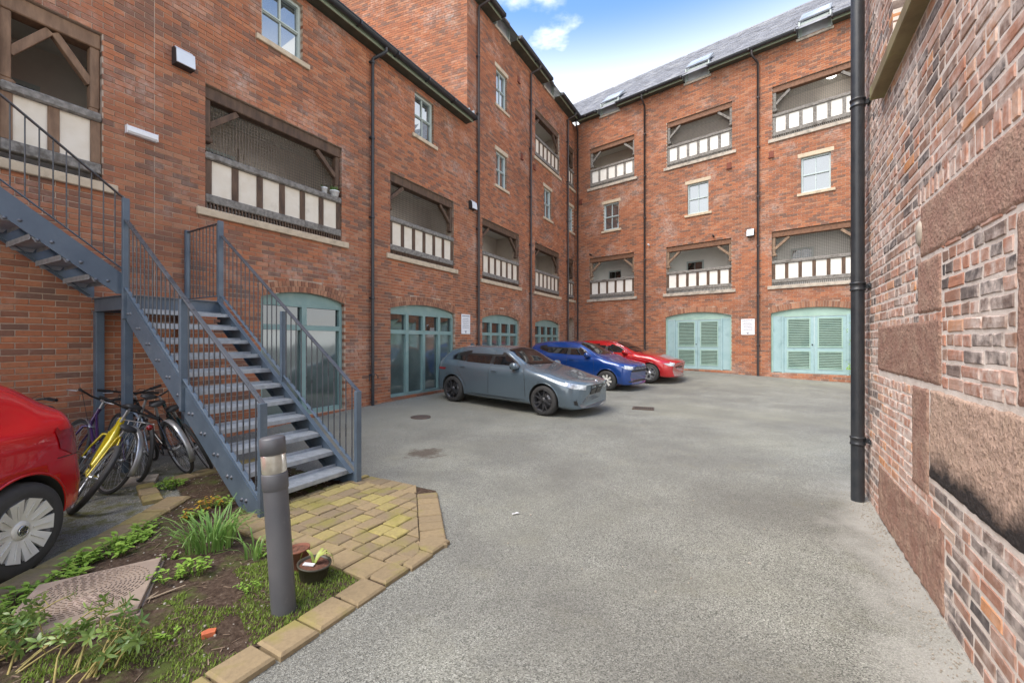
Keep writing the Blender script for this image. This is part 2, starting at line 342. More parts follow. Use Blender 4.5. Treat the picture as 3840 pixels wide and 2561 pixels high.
def brickwall(wall, MW, x0, x1, z0, z1, ops, seed=1, bl=.225, ch=.075, jt=.011, dep=.1, mat='brick', nparts=300, top=None, irregular=False, dark=None, jit=.0015, cut=None):
    """individual bricks on the face of `wall` (an object in frame MW); the largest in view are parts, the rest one part"""
    rg = random.Random(seed); B = []
    nc = int(math.ceil((z1-z0)/ch))
    for c in range(nc):
        za, zb = z0+c*ch+jt/2, z0+(c+1)*ch-jt/2; zm = (za+zb)/2
        ivs = [i for i in (op_iv(o, zm) for o in ops) if i]
        if irregular:
            hdr = rg.random() < .3; x = x0-rg.random()*.2; cuts = []
            while x < x1:
                L = (.115 if (hdr and rg.random() < .8) or rg.random() < .12 else .232)*rg.uniform(.93, 1.06); cuts.append((x, x+L)); x += L
        else:
            off = (bl/2 if c % 2 else 0)
            k0 = int(math.floor((x0-off)/bl))-1; cuts = [(off+k*bl, off+(k+1)*bl) for k in range(k0, int((x1-x0)/bl)+k0+4)]
        for a, b in cuts:
            segs = [(max(a+jt/2, x0), min(b-jt/2, x1))]
            for p, q in ivs:
                ns = []
                for u, v in segs:
                    if v <= p or u >= q: ns.append((u, v)); continue
                    if u < p: ns.append((u, p))
                    if v > q: ns.append((q, v))
                segs = ns
            for u, v in segs:
                if v-u < .025: continue
                if top and zb > top((u+v)/2): continue
                if cut and cut((u+v)/2, zm): continue
                B.append((u, v, za, zb))
    cl = MW.inverted() @ Vector((0, 0, CAM_H)); sc = []
    for i, (u, v, za, zb) in enumerate(B):
        p = MW @ Vector(((u+v)/2, 0, (za+zb)/2)); q = p-Vector((0, 0, CAM_H))
        if q.y < .4 or abs(q.x/q.y) > 1.2 or abs(q.z/q.y) > .8: sc.append(0); continue
        sc.append((v-u)*(zb-za)*max(0.001, -cl.y)/(q.length**3))
    top_i = set(sorted(range(len(B)), key=lambda i: -sc[i])[:nparts]) if nparts else set()
    mb = MB(); cache = {}
    for i, (u, v, za, zb) in enumerate(B):
        t = rg.random()
        if rg.random() < .11: t *= .3
        if dark: t = dark((u+v)/2, (za+zb)/2, t, rg)
        dy = rg.uniform(-jit, jit)*2 if not irregular else rg.uniform(-.0030, .0012); dz = rg.uniform(-jit, jit)
        if i in top_i:
            k = (round(v-u, 2 if irregular else 3), round(zb-za, 3), round(t*15))
            if k not in cache:
                q = MB(); q.jbox(0, k[0], 0, dep, 0, k[1], rg, t=k[2]/15) if irregular else q.cbox(0, k[0], 0, dep, 0, k[1], .004, t=k[2]/15); cache[k] = q.mesh('brick', MAT[mat])
            link('brick', cache[k], wall, Matrix.Translation((u, dy, za+dz)))
        elif irregular: mb.jbox(u, v, dy, dep, za+dz, zb+dz, rg, t=t)
        else: mb.box(u, v, dy, dep, za+dz, zb+dz, t=t, back=False)
    if mb.f: mb.obj('brickwork', MAT[mat], wall, kind='stuff')
    return len(B)
def voussoirs(wall, o, mat='brick_arch', rings=2, seed=3):
    xc, a, Rr, zc = arc_of(o); rg = random.Random(seed); phi = math.asin(a/Rr)
    rt = o.get('ring', .22)/rings
    for r in range(rings):
        ri = Rr+r*rt+.004; ro = Rr+(r+1)*rt-.005; n = int(2*phi*ri/.075)
        for k in range(n):
            f0 = -phi+2*phi*(k+.07)/n; f1 = -phi+2*phi*(k+.93)/n; y = rg.uniform(-.003, .003)-.003
            q = [(xc+ri*math.sin(f0), zc+ri*math.cos(f0)), (xc+ri*math.sin(f1), zc+ri*math.cos(f1)), (xc+ro*math.sin(f1), zc+ro*math.cos(f1)), (xc+ro*math.sin(f0), zc+ro*math.cos(f0))]
            m = MB(); m.prism(q, lambda p, k2: (p[0], y if k2 == 0 else .1, p[1]), t=rg.random()); m.obj('voussoir', MAT[mat], wall)

# ------------------------------------------------------------------ building pieces (local frame: x along the wall, y into the building)
def bxo(name, x0, x1, y0, y1, z0, z1, mat, parent, bev=.0, **kw):
    m = MB(); m.box(x0, x1, y0, y1, z0, z1, t=rnd.random()); o = m.obj(name, MAT[mat], parent, **kw)
    if bev: bevel(o, bev, 1)
    return o
def beo(name, p, q, w, h, mat, parent, up=(0,0,1), bev=0):
    m = MB(); m.beam(p, q, w, h, up); o = m.obj(name, MAT[mat], parent)
    if bev: bevel(o, bev, 1)
    return o
def gallery(root, x0, x1, z0, z1, style='left', net=False, npan=6, depth=1.35, lamp=None, bigbrace=False, door=True, spikes=True, tim=None):
    """recess with timber front; z0 = top of stone sill, z1 = head"""
    g = MB(); Y = .30
    wallm, ceilm = ('gal_white', 'ceil_board') if style == 'far' else ('gal_brown', 'ceil_board')
    stud = tim or ('timber' if style != 'upper' else 'timber_grey'); pto = tim; tim = tim or ('timber' if style == 'left' else 'timber_red')
    hi = z1+.10
    g.face([(x0-.6,depth,z0-.3),(x1+.6,depth,z0-.3),(x1+.6,depth,hi),(x0-.6,depth,hi)], 0)
    g.face([(x0-.6,Y,hi),(x1+.6,Y,hi),(x1+.6,depth,hi),(x0-.6,depth,hi)][::-1], 1)
    g.face([(x0-.6,Y,z0-.3),(x1+.6,Y,z0-.3),(x1+.6,depth,z0-.3),(x0-.6,depth,z0-.3)], 0)
    for xx in (x0-.6, x1+.6): g.face([(xx,Y,z0-.3),(xx,depth,z0-.3),(xx,depth,hi),(xx,Y,hi)], 0)
    g.face([(x0-.6,Y,z1-.02),(x1+.6,Y,z1-.02),(x1+.6,Y,hi),(x0-.6,Y,hi)], 0)
    for xa, xb in ((x0-.6, x0), (x1, x1+.6)): g.face([(xa,Y,z0-.3),(xb,Y,z0-.3),(xb,Y,hi),(xa,Y,hi)], 0)
    G = g.obj('gallery', [MAT[wallm], MAT[ceilm]], root)
    w = x1-x0; zr = z0+.79
    bxo('lintel_beam', x0, x1, .045, .25, z1-.20, z1-.003, tim, G, .012)
    bxo('sill', x0-.13, x1+.15, -.055, .28, z0-.135, z0-.012, 'stone' if style == 'left' else 'stone_grey', G, .01)
    bxo('rail', x0+.003, x1-.003, -.012 if style == 'left' else .0, .16, zr, zr+.115, 'timber_grey', G, .02)
    bxo('bottom_beam', x0+.003, x1-.003, .008, .15, z0+.10, z0+.235, 'timber_grey', G, .012)
    if spikes:
        m = MB(); n = int(w/.055)
        for i in range(n): m.box(x0+(i+.25)*w/n, x0+(i+.6)*w/n, .015, .06, z0-.012, z0+.10)
        m.obj('bird_spikes', MAT['timber_grey' if style != 'left' else 'timber'], G)
    sw = .105
    for i in range(npan+1):
        xa = x0+.004+(w-sw-.008)*i/npan
        bxo('stud', xa, xa+sw, .025, .13, z0+.235, zr, stud, G, .008)
        if i < npan:
            xb = x0+.004+(w-sw-.008)*(i+1)/npan
            bxo('panel', xa+sw, xb, .05, .10, z0+.235, zr, 'render' if style == 'left' else 'render_pale', G)
    # hanging posts and knee braces at both ends
    br = .62 if bigbrace else .42; pt = pto or ('timber' if style == 'left' else ('timber_grey' if style == 'upper' else 'timber_pale'))
    for sd, xp in ((1, x0+.055), (-1, x1-.055)):
        bot = z1-.20-(.80 if bigbrace else .60)
        bxo('post', xp-.05, xp+.05, .06, .18, bot, z1-.20, pt, G, .01)
        bxo('pendant', xp-.065, xp+.065+sd*.02, .05, .19, bot-.09, bot, pt, G, .02)
        beo('brace', (xp+sd*.03, .12+.001*sd, z1-.22-br*(.95 if not bigbrace else .75)), (xp+sd*min(br+.06, w/2-.075), .12+.001*sd, z1-.22), .09, .09, pt, G, (0,1,0), .006)
    # back wall: window and door
    xc = x0+w*.30
    wf = MB(); wf.box(xc-.36, xc+.36, depth-.05, depth-.01, z0+.55, z0+1.50); W = wf.obj('window_frame', MAT['frame_white'], G)
    for i in range(2):
        for j in range(2): bxo('pane', xc-.30+i*.31, xc-.01+i*.31, depth-.065, depth-.052, z0+.61+j*.43, z0+1.0+j*.43, 'glass_dark', G)
    if door:
        xd = x0+w*.66
        m = MB(); m.box(xd-.5, xd+.5, depth-.06, depth-.01, z0-.3, z0+1.70); m.obj('door_frame', MAT[wallm], G)
        m = MB(); m.box(xd-.42, xd+.42, depth-.085, depth-.061, z0-.3, z0+1.62); m.box(xd-.3, xd+.3, depth-.095, depth-.086, z0+.75, z0+1.45); m.obj('door', MAT[wallm], G)
    if lamp:
        m = MB(); m.lathe([(.0, hi-.075), (.10, hi-.07), (.145, hi-.04), (.15, hi-.004)], 20, 'z', Matrix.Translation((x0+w*lamp[0], depth*.55, 0))); m.obj('ceiling_lamp', MAT[lamp[1]], G)
    if net:
        m = MB(); pch = .052; nx = int(w/pch); nzn = int((z1-.2-zr-.1)/pch)
        for i in range(nx+1):
            x = x0+.01+(w-.02)*i/nx; m.box(x-.0034, x+.0034, .20, .2036, zr+.1, z1-.18)
        for j in range(nzn+1):
            z = zr+.11+(z1-.21-zr-.1)*j/nzn; m.box(x0, x1, .2038, .2074, z-.0034, z+.0034)
        m.obj('netting', MAT['net_pale' if style != 'left' else 'net'], G)
    return G
def window(root, x0, x1, z0, z1, mat='frame', gl='glass_sky', lintel=True, sill='stone', stages=2):
    """2 x 2 sliding sash in a brick reveal"""
    m = MB(); y0, y1 = .075, .15
    fr = .055
    m.box(x0, x0+fr, y0, y1, z0, z1); m.box(x1-fr, x1, y0, y1, z0, z1); m.box(x0+fr, x1-fr, y0, y1, z1-fr, z1); m.box(x0+fr, x1-fr, y0, y1, z0, z0+fr+.02)
    zm = (z0+z1)/2; xm = (x0+x1)/2
    m.box(x0+fr, x1-fr, y0+.008, y1, zm-.028, zm+.028); m.box(x0+fr, x1-fr, y0-.01, y0+.007, zm-.012, zm+.012)
    m.box(xm-.014, xm+.014, y0+.012, y1, z0+fr+.02, zm-.028); m.box(xm-.014, xm+.014, y0+.02, y1, zm+.028, z1-fr)
    Wd = m.obj('window', MAT[mat], root)
    for i in range(2):
        for j in range(2):
            xa, xb = (x0+fr, xm-.014) if i == 0 else (xm+.014, x1-fr); za, zb = (z0+fr+.02, zm-.028) if j == 0 else (zm+.028, z1-fr)
            m = MB(); tl = rnd.uniform(-.004, .004); yy = y0+.04+j*.012
            m.face([(xa,yy+tl,za),(xb,yy-tl,za),(xb,yy-tl*.4,zb),(xa,yy+tl*.6,zb)]); m.obj('pane', MAT[gl], Wd)
    bxo('sill', x0-.11, x1+.13, -.05, .075, z0-.10, z0-.004, sill, Wd, .008)
    if lintel: bxo('lintel', x0-.09, x1+.09, -.012, .08, z1+.002, z1+.145, sill, Wd, .006)
    return Wd
def arch_poly(o, ins=0., n=20, zb=None):
    xc, a, Rr, zc = arc_of(o); a2 = a-ins; r2 = Rr-ins; f = math.asin(min(1, a2/r2))
    return [(xc+r2*math.sin(-f+2*f*k/n), zc+r2*math.cos(-f+2*f*k/n)) for k in range(n+1)]
def arched_window(root, o, nl, zt, gl_up='glass_dark', gl_lo='glass_frost', mat='teal'):
    m = MB(); y0, y1 = .09, .17; x0, x1, z0 = o['x0'], o['x1'], o['z0']; fr = .07; zh = o['z1']-.10
    ap = arch_poly(o, .004)
    # head panel filling the arch
    m.prism([(x0+.004, zh)]+ap+[(x1-.004, zh)], lambda p, k: (p[0], y0 if k == 0 else y1, p[1]))
    m.box(x0+.004, x0+fr, y0-.012, y1, z0, zh); m.box(x1-fr, x1-.004, y0-.012, y1, z0, zh)
    m.box(x0+fr, x1-fr, y0-.01, y1, z0, z0+.09); m.box(x0+fr, x1-fr, y0-.008, y1, zt-.05, zt+.05); m.box(x0+fr, x1-fr, y0-.004, y1-.01, zh-.03, zh-.002)
    mw = .105; xs = [x0+fr]
    for i in range(1, nl):
        xc = x0+(x1-x0)*i/nl; m.box(xc-mw/2, xc+mw/2, y0-.02, y1+.02, z0+.09, zt-.05); m.box(xc-mw/2, xc+mw/2, y0-.02, y1+.02, zt+.05, zh-.03); xs += [xc-mw/2, xc+mw/2]
    xs.append(x1-fr); W = m.obj('arched_window', MAT[mat], root)
    for i in range(nl):
        for za, zb, g in ((z0+.09, zt-.05, gl_lo), (zt+.05, zh-.03, gl_up)):
            m = MB(); tl = rnd.uniform(-.003, .003)
            m.face([(xs[2*i],y0+.05+tl,za),(xs[2*i+1],y0+.05-tl,za),(xs[2*i+1],y0+.05,zb),(xs[2*i],y0+.05,zb)]); m.obj('pane', MAT[g], W)
    return W
def downpipe(root, x, z0, z1, r=.036, clips=(), mat='iron', off=None, shoe=True):
    """off: (dx, dy, dz) offset of the swan-neck to the gutter above"""
    y = -r-.035; pts = [(x, y, z0), (x, y, z1)]
    if off: pts += [(x+off[0]*.12, y+off[1]*.12, z1+off[2]*.12), (x+off[0]*.9, y+off[1]*.9, z1+off[2]*.85), (x+off[0], y+off[1], z1+off[2]), (x+off[0], y+off[1], z1+off[2]+.16)]
    m = MB(); m.tube(pts, r, 12); P = m.obj('downpipe', MAT[mat], root)
    for z in clips:
        m = MB(); m.lathe([(r+.001, z-.03), (r+.010, z-.03), (r+.012, z-.012), (r+.007, z), (r+.012, z+.012), (r+.010, z+.03), (r+.001, z+.03)], 14, 'z', Matrix.Translation((x, y, 0)))
        m.box(x-.055, x+.055, y+r*.5, -.003, z-.018, z+.018); m.obj('bracket', MAT[mat], P)
    return P
def gutter(root, x0, x1, y, z, r=.075, mat='iron', fascia=True, soffit=True, fh=.12):
    m = MB(); prof = [(y+r*math.cos(a), z+r*math.sin(a)) for a in [math.pi+math.pi*k/8 for k in range(9)]]
    prof = [(y-r-.012, z+.012), (y-r, z+.012)]+prof+[(y+r, z+.05)]
    m.grid([[(x, a, b) for a, b in prof] for x in (x0, x1)], smooth=False)
    m.box(x0, x1, y-r-.014, y-r+.002, z-.004, z+.020)
    for x in (x0, x1): m.face([(x, a, b) for a, b in prof])
    n = max(2, int((x1-x0)/1.1))
    for k in range(n+1):
        xx = x0+.03+(x1-x0-.06)*k/n; m.box(xx-.02, xx+.02, y-r-.02, y+r, z-r-.008, z-r+.01); m.box(xx-.02, xx+.02, y-r-.020, y-r-.012, z-r, z+.016)
    G = m.obj('gutter', MAT[mat], root)
    if fascia: bxo('fascia', x0+.01, x1-.01, y+r+.004, y+r+.03, z-fh, z+.04, 'fascia', G)
    if soffit: bxo('soffit', x0+.012, x1-.012, y+r+.031, .08, z-fh+.02, z-fh+.038, 'soffit', G)
    return G
# ================================================================== THE BRICK RANGES
def op(x0, x1, z0, z1, arch=0, ring=.22): return dict(x0=x0, x1=x1, z0=z0, z1=z1, arch=arch, ring=ring)
def roof_slates(parent, x0, x1, ye, ze, yr, pitch, name='slates', seed=5, holes=(), back=True):
    rg = random.Random(seed); tp = math.tan(R(pitch)); L = (yr-ye)/math.cos(R(pitch)); ex = .21; n = int(L/ex); c, s_ = math.cos(R(pitch)), math.sin(R(pitch))
    base = MB(); base.face([(x0,ye,ze),(x1,ye,ze),(x1,yr,ze+(yr-ye)*tp),(x0,yr,ze+(yr-ye)*tp)])
    if back: base.face([(x0,yr,ze+(yr-ye)*tp),(x1,yr,ze+(yr-ye)*tp),(x1,yr*2-ye+1,ze-.9),(x0,yr*2-ye+1,ze-.9)])
    Rf = base.obj('roof', MAT['slate'], parent); m = MB(); wd = .27
    for i in range(n+1):
        d = i*ex; x = x0-(wd/2 if i % 2 else 0)
        while x < x1:
            a, b = max(x, x0), min(x+wd-.006, x1); x += wd
            if b-a < .05: continue
            y = ye+d*c; z = ze+d*s_
            if any(h[0] < (a+b)/2 < h[1] and y < h[2] for h in holes): continue
            j = rg.uniform(0, .006); k = rg.uniform(-.006, .006); dd = min(.40, L-d)
            y2 = ye+(d+dd)*c; z2 = ze+(d+dd)*s_; t = rg.random()
            lo = .022+j; off = Vector((0, -s_, c))
            A = Vector((a, y+k, z))+off*lo; Bp = Vector((b, y+k, z))+off*(lo+rg.uniform(-.003, .003)); Cc = Vector((b, y2, z2))+off*.004; D = Vector((a, y2, z2))+off*.004
            m.face([A, Bp, Cc, D], t=t); m.face([A-off*.012, Bp-off*.012, Bp, A], t=t)
    m.obj(name, MAT['slate'], Rf, kind='stuff')
    rd = MB(); zz = ze+(yr-ye)*tp
    k = x0
    while k < x1:
        rd.prism([(yr-.14, zz-.12*tp*1.1), (yr, zz+.045), (yr+.14, zz-.12*tp*1.1), (yr, zz-.02)], lambda p, q: (k+.004 if q == 0 else min(k+.44, x1), p[0], p[1])); k += .45
    rd.obj('ridge_tiles', MAT['slate'], Rf)
    return Rf
def dormer(root, x0, x1, z0=12.33):
    m = MB(); z1 = z0+.55; fr = .05
    m.box(x0, x0+fr, .0, .5, z0, z1); m.box(x1-fr, x1, .0, .5, z0, z1); m.box(x0+fr, x1-fr, .0, .5, z1-.14, z1); m.box(x0+fr, x1-fr, .0, .1, z0, z0+.05)
    m.box(x0-.05, x0-.004, -.05, .6, z0+.0, z1+.02); m.box(x1+.004, x1+.05, -.05, .6, z0+.0, z1+.02)
    D = m.obj('dormer_window', MAT['frame'], root)
    q = MB(); q.face([(x0+fr,.02,z0+.05),(x1-fr,.02,z0+.05),(x1-fr,.02,z1-.14),(x0+fr,.02,z1-.14)]); q.obj('pane', MAT['glass_painted_sky'], D)
    bxo('sill', x0-.12, x1+.12, -.05, .0, z0-.09, z0-.004, 'stone_grey', D, .006)
    q = MB(); q.beam(((x0+x1)/2, -.06, z1+.03), ((x0+x1)/2, .66, z1+.03+.72*.885), x1-x0+.06, .05); q.obj('roof_light', MAT['lead'], D)
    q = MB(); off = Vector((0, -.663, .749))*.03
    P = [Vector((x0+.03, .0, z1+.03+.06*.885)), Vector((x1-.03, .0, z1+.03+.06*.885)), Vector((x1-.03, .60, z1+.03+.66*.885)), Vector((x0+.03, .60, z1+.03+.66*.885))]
    q.face([p+off for p in P]); q.obj('roof_pane', MAT['glass_painted_sky'], D)
def vent(root, x, z): 
    m = MB(); m.box(x-.075, x+.075, -.03, .0, z-.10, z+.11); m.box(x-.095, x+.095, -.055, .0, z-.13, z-.102); m.obj('air_vent', MAT['rust'], root)

# ---- low range -----------------------------------------------------
MAT['timber_oak'] = M_('brown_oak_timber', (.24, .145, .085), (.15, .09, .055), 14, .75, .08, .5, 60, .003, stretch=(1, 1, .25))
LOW = thing('brick_building', 'low red brick range with arched teal windows and netted timber galleries beside the stairs', 'building', ML)
g0 = op(1.455, 2.353, 3.60, 5.70); g1 = op(3.591, 6.2, 3.60, 5.70); g2 = op(7.604, 10.16, 3.60, 5.70)
a1 = op(4.474, 6.27, .15, 2.39, .15); a2 = op(7.618, 10.212, .20, 2.40, .15)
w1 = op(4.49, 5.29, 6.9, 8.1); w2 = op(8.476, 9.24, 6.9, 8.1)
ops = [g0, g1, g2, a1, a2, w1, w2]
m = MB(); slab(m, -2.5, 10.84, 0, 8.25, ops, .009); wall = m.obj('wall', MAT['mortar'], LOW)
def ldark(x, z, t, rg):
    if abs(x-2.92) < .11 and rg.random() < .3: t *= .6
    return t
brickwall(wall, ML, -2.5, 10.84, 0, 8.25, ops, seed=11, nparts=300, dark=ldark)
voussoirs(wall, a1); voussoirs(wall, a2, seed=4)
bxo('movement_joint', 2.921, 2.929, -.002, .01, .0, 8.2, 'mortar', wall)
gallery(LOW, 1.455, 2.353, 3.72, 5.69, npan=2, bigbrace=True, door=False, spikes=False, tim='timber_oak')
gallery(LOW, 3.591, 6.2, 3.72, 5.69, net=True, lamp=None)
gallery(LOW, 7.604, 10.16, 3.72, 5.69, net=True, lamp=(.72, 'lens'))
window(LOW, 4.49, 5.29, 7.0, 8.1, 'frame', lintel=False); window(LOW, 8.476, 9.24, 6.97, 8.1, 'frame', lintel=False)
arched_window(LOW, a1, 2, 1.86); arched_window(LOW, a2, 4, 1.83)
downpipe(LOW, 6.99, gz(*LW(6.99, .07).xy), 8.02, .036, (.83, 2.58, 4.42, 6.23, 7.95), off=(.17, -.25, .20))
gutter(LOW, -2.5, 10.82, -.33, 8.37)
# cable ties hanging off the low end of the pipe
m = MB(); m.tube([(6.90, -.08, .84), (6.87, -.11, .80), (6.86, -.10, .70)], .012, 6); m.tube([(7.06, -.08, .85), (7.10, -.12, .80), (7.12, -.10, .74)], .010, 6); m.obj('strap', MAT['black'], LOW)
m = MB(); tp = math.tan(R(36))
m.face([(-2.5,-.30,8.42),(10.83,-.30,8.42),(10.2,5,8.42+5.3*tp),(-2.5,5,8.42+5.3*tp)]); m.face([(-2.5,5,8.42+5.3*tp),(10.2,5,8.42+5.3*tp),(9.5,10.3,8.42),(-2.5,10.3,8.42)])
m.face([(-2.5,.3,0),(-2.5,10,0),(-2.5,10,8.4),(-2.5,.3,8.4)]); m.face([(-2.5,10,0),(9.5,10,0),(9.5,10,8.4),(-2.5,10,8.4)])
m.obj('roof', MAT['slate'], LOW)
for k in range(9):
    y = -.28+k*.17; z = 8.44+(y+.3)*tp; xx = 10.84-.123*max(0, y)
    bxo('flashing', xx-.03, xx+.004-.012, y, y+.19, z-.02, z+.16, 'lead', LOW)

# ---- tall corner range ---------------------------------------------
TALL = thing('brick_building', 'tall four storey red brick range with sage eaves rising beyond the low range', 'building', ML)
t2 = op(11.70, 14.25, 3.525, 5.625); t3 = op(15.64, 18.19, 3.525, 5.625); t4 = op(19.38, 20.1, 3.525, 5.625)
t1 = op(15.66, 18.2, 9.0, 11.1); t5 = op(19.37, 20.1, 9.0, 11.1)
a3 = op(11.70, 14.275, .20, 2.35, .17); a4 = op(15.65, 18.22, .25, 2.35, .17); dw = op(19.27, 20.12, .12, 2.40, .36, .11)
wu = op(12.575, 13.32, 9.675, 11.025); wl = op(12.575, 13.31, 6.9, 8.175); ws = op(16.52, 17.29, 6.825, 8.175); wn = op(19.36, 20.0, 6.9, 8.175)
dm1 = op(12.575, 13.41, 12.3, 12.375); dm2 = op(16.52, 17.4, 12.3, 12.375)
ops = [t1, t2, t3, t4, t5, a3, a4, dw, wu, wl, ws, wn]
m = MB(); slab(m, 10.841, 20.3, 0, 12.375, ops, .009); wall = m.obj('wall', MAT['mortar'], TALL)
brickwall(wall, ML, 10.841, 20.24, 0, 12.375, ops, seed=12, nparts=300)
for o, sd in ((a3, 5), (a4, 6)): voussoirs(wall, o, seed=sd)
voussoirs(wall, dw, rings=1, seed=7)
gallery(TALL, 11.70, 14.25, 3.64, 5.615, lamp=(.62, 'lens')); gallery(TALL, 15.64, 18.19, 3.64, 5.615); gallery(TALL, 19.38, 20.1, 3.64, 5.615, npan=2, door=False, spikes=False)
gallery(TALL, 15.66, 18.2, 9.12, 11.09); gallery(TALL, 19.37, 20.1, 9.12, 11.09, npan=2, door=False, spikes=False)
window(TALL, 12.575, 13.32, 9.75, 11.02, 'frame_white'); window(TALL, 12.575, 13.31, 6.98, 8.17, 'frame_white'); window(TALL, 16.52, 17.29, 6.88, 8.17, 'frame_white'); window(TALL, 19.36, 20.0, 6.96, 8.17, 'frame_white')
arched_window(TALL, a3, 4, 1.84, 'glass_dark', 'glass_frost'); arched_window(TALL, a4, 4, 1.83)
bxo('doorway_shade_block', 19.27, 20.12, .30, 1.6, .1, 2.9, 'dark', TALL)  # solid near-black block plugs the doorway, painting the shade within
dormer(TALL, 12.575, 13.41, 12.42); dormer(TALL, 16.52, 17.4, 12.42)
for xa, xb in ((10.75, 12.42), (13.55, 16.38), (17.54, 20.0)): gutter(TALL, xa, xb, -.40, 12.53, .08)
downpipe(TALL, 11.37, .15, 12.2, .04, [1.5+1.83*k for k in range(6)], 'iron_brown', (0.1, -.33, .2))
downpipe(TALL, 15.13, .2, 12.15, .04, [1.6+1.9*k for k in range(6)], 'iron_brown', (.15, -.33, .22))
downpipe(TALL, 19.10, .2, 12.15, .04, [1.6+1.9*k for k in range(6)], 'iron_brown', (.15, -.33, .22))
for x, z in ((14.2, 11.44), (14.45, 8.65), (15.55, 8.64)): vent(TALL, x, z)
MG = Matrix(((.123, .9924, 0, 10.84), (-.9924, .123, 0, 0), (0, 0, 1, 0), (0, 0, 0, 1)))
m = MB(); slab(m, -9, 0, 7.5, 14.4, [], .009); gw = m.obj('gable_wall', MAT['mortar'], TALL, mat=MG)
brickwall(gw, ML @ MG, -9, 0, 7.5, 14.4, [], seed=13, nparts=0)
m = MB(); tp = math.tan(R(41.5))
m.face([(10.75,-.33,12.58),(20.0,-.33,12.58),(22.5,3.0,12.58+3.33*tp),(10.6,3.0,12.58+3.33*tp)]); m.face([(10.6,3,12.58+3.33*tp),(22.5,3,12.58+3.33*tp),(24,8,11.5),(9.9,8,11.5)])
m.box(19.5, 20.6, 1.7, 8, 0, 12.4)  # unseen box added behind the wall to block light, no part of the roof
m.obj('roof', MAT['slate'], TALL)

# ---- far range ------------------------------------------------------
FAR = thing('brick_building', 'red brick range with slate roof and louvred double doors across the end of the yard', 'building', MF)
XE = 13.5
l1 = op(.83, 3.14, 3.525, 5.625); l2 = op(4.61, 7.18, 3.525, 5.625); l3 = op(8.54, 11.1, 3.525, 5.625)
u1 = op(.855, 3.155, 8.925, 10.95); u2 = op(4.64, 7.2, 8.925, 10.95); u3 = op(8.56, 11.12, 8.925, 10.95)
m1 = op(1.6, 2.39, 6.75, 8.1); m2 = op(5.5, 6.33, 6.75, 8.1); m3 = op(9.436, 10.294, 6.75, 8.1)
d1 = op(4.583, 7.18, .45, 2.625, .165, .22); d2_ = op(8.512, 11.12, .45, 2.625, .165, .22)
ops = [l1, l2, l3, u1, u2, u3, m1, m2, m3, d1, d2_]
m = MB(); slab(m, -.06, XE, 0, 12.375, ops, .009); wall = m.obj('wall', MAT['mortar'], FAR)
brickwall(wall, MF, -.06, XE, 0, 12.375, ops, seed=14, nparts=300)
for o, sd in ((d1, 8), (d2_, 9)): voussoirs(wall, o, rings=1, seed=sd)
gallery(FAR, .83, 3.14, 3.64, 5.615, 'far', npan=5); gallery(FAR, 4.61, 7.18, 3.64, 5.615, 'far'); gallery(FAR, 8.54, 11.1, 3.64, 5.615, 'far', net=True)
gallery(FAR, .855, 3.155, 9.03, 10.94, 'upper', npan=5); gallery(FAR, 4.64, 7.2, 9.03, 10.94, 'upper', net=True); gallery(FAR, 8.56, 11.12, 9.03, 10.94, 'upper', net=True, lamp=(.66, 'lit'))
for xa, xb in ((1.6, 2.39), (5.5, 6.33), (9.436, 10.294)): window(FAR, xa, xb, 6.83, 8.09, 'frame_white', sill='stone')
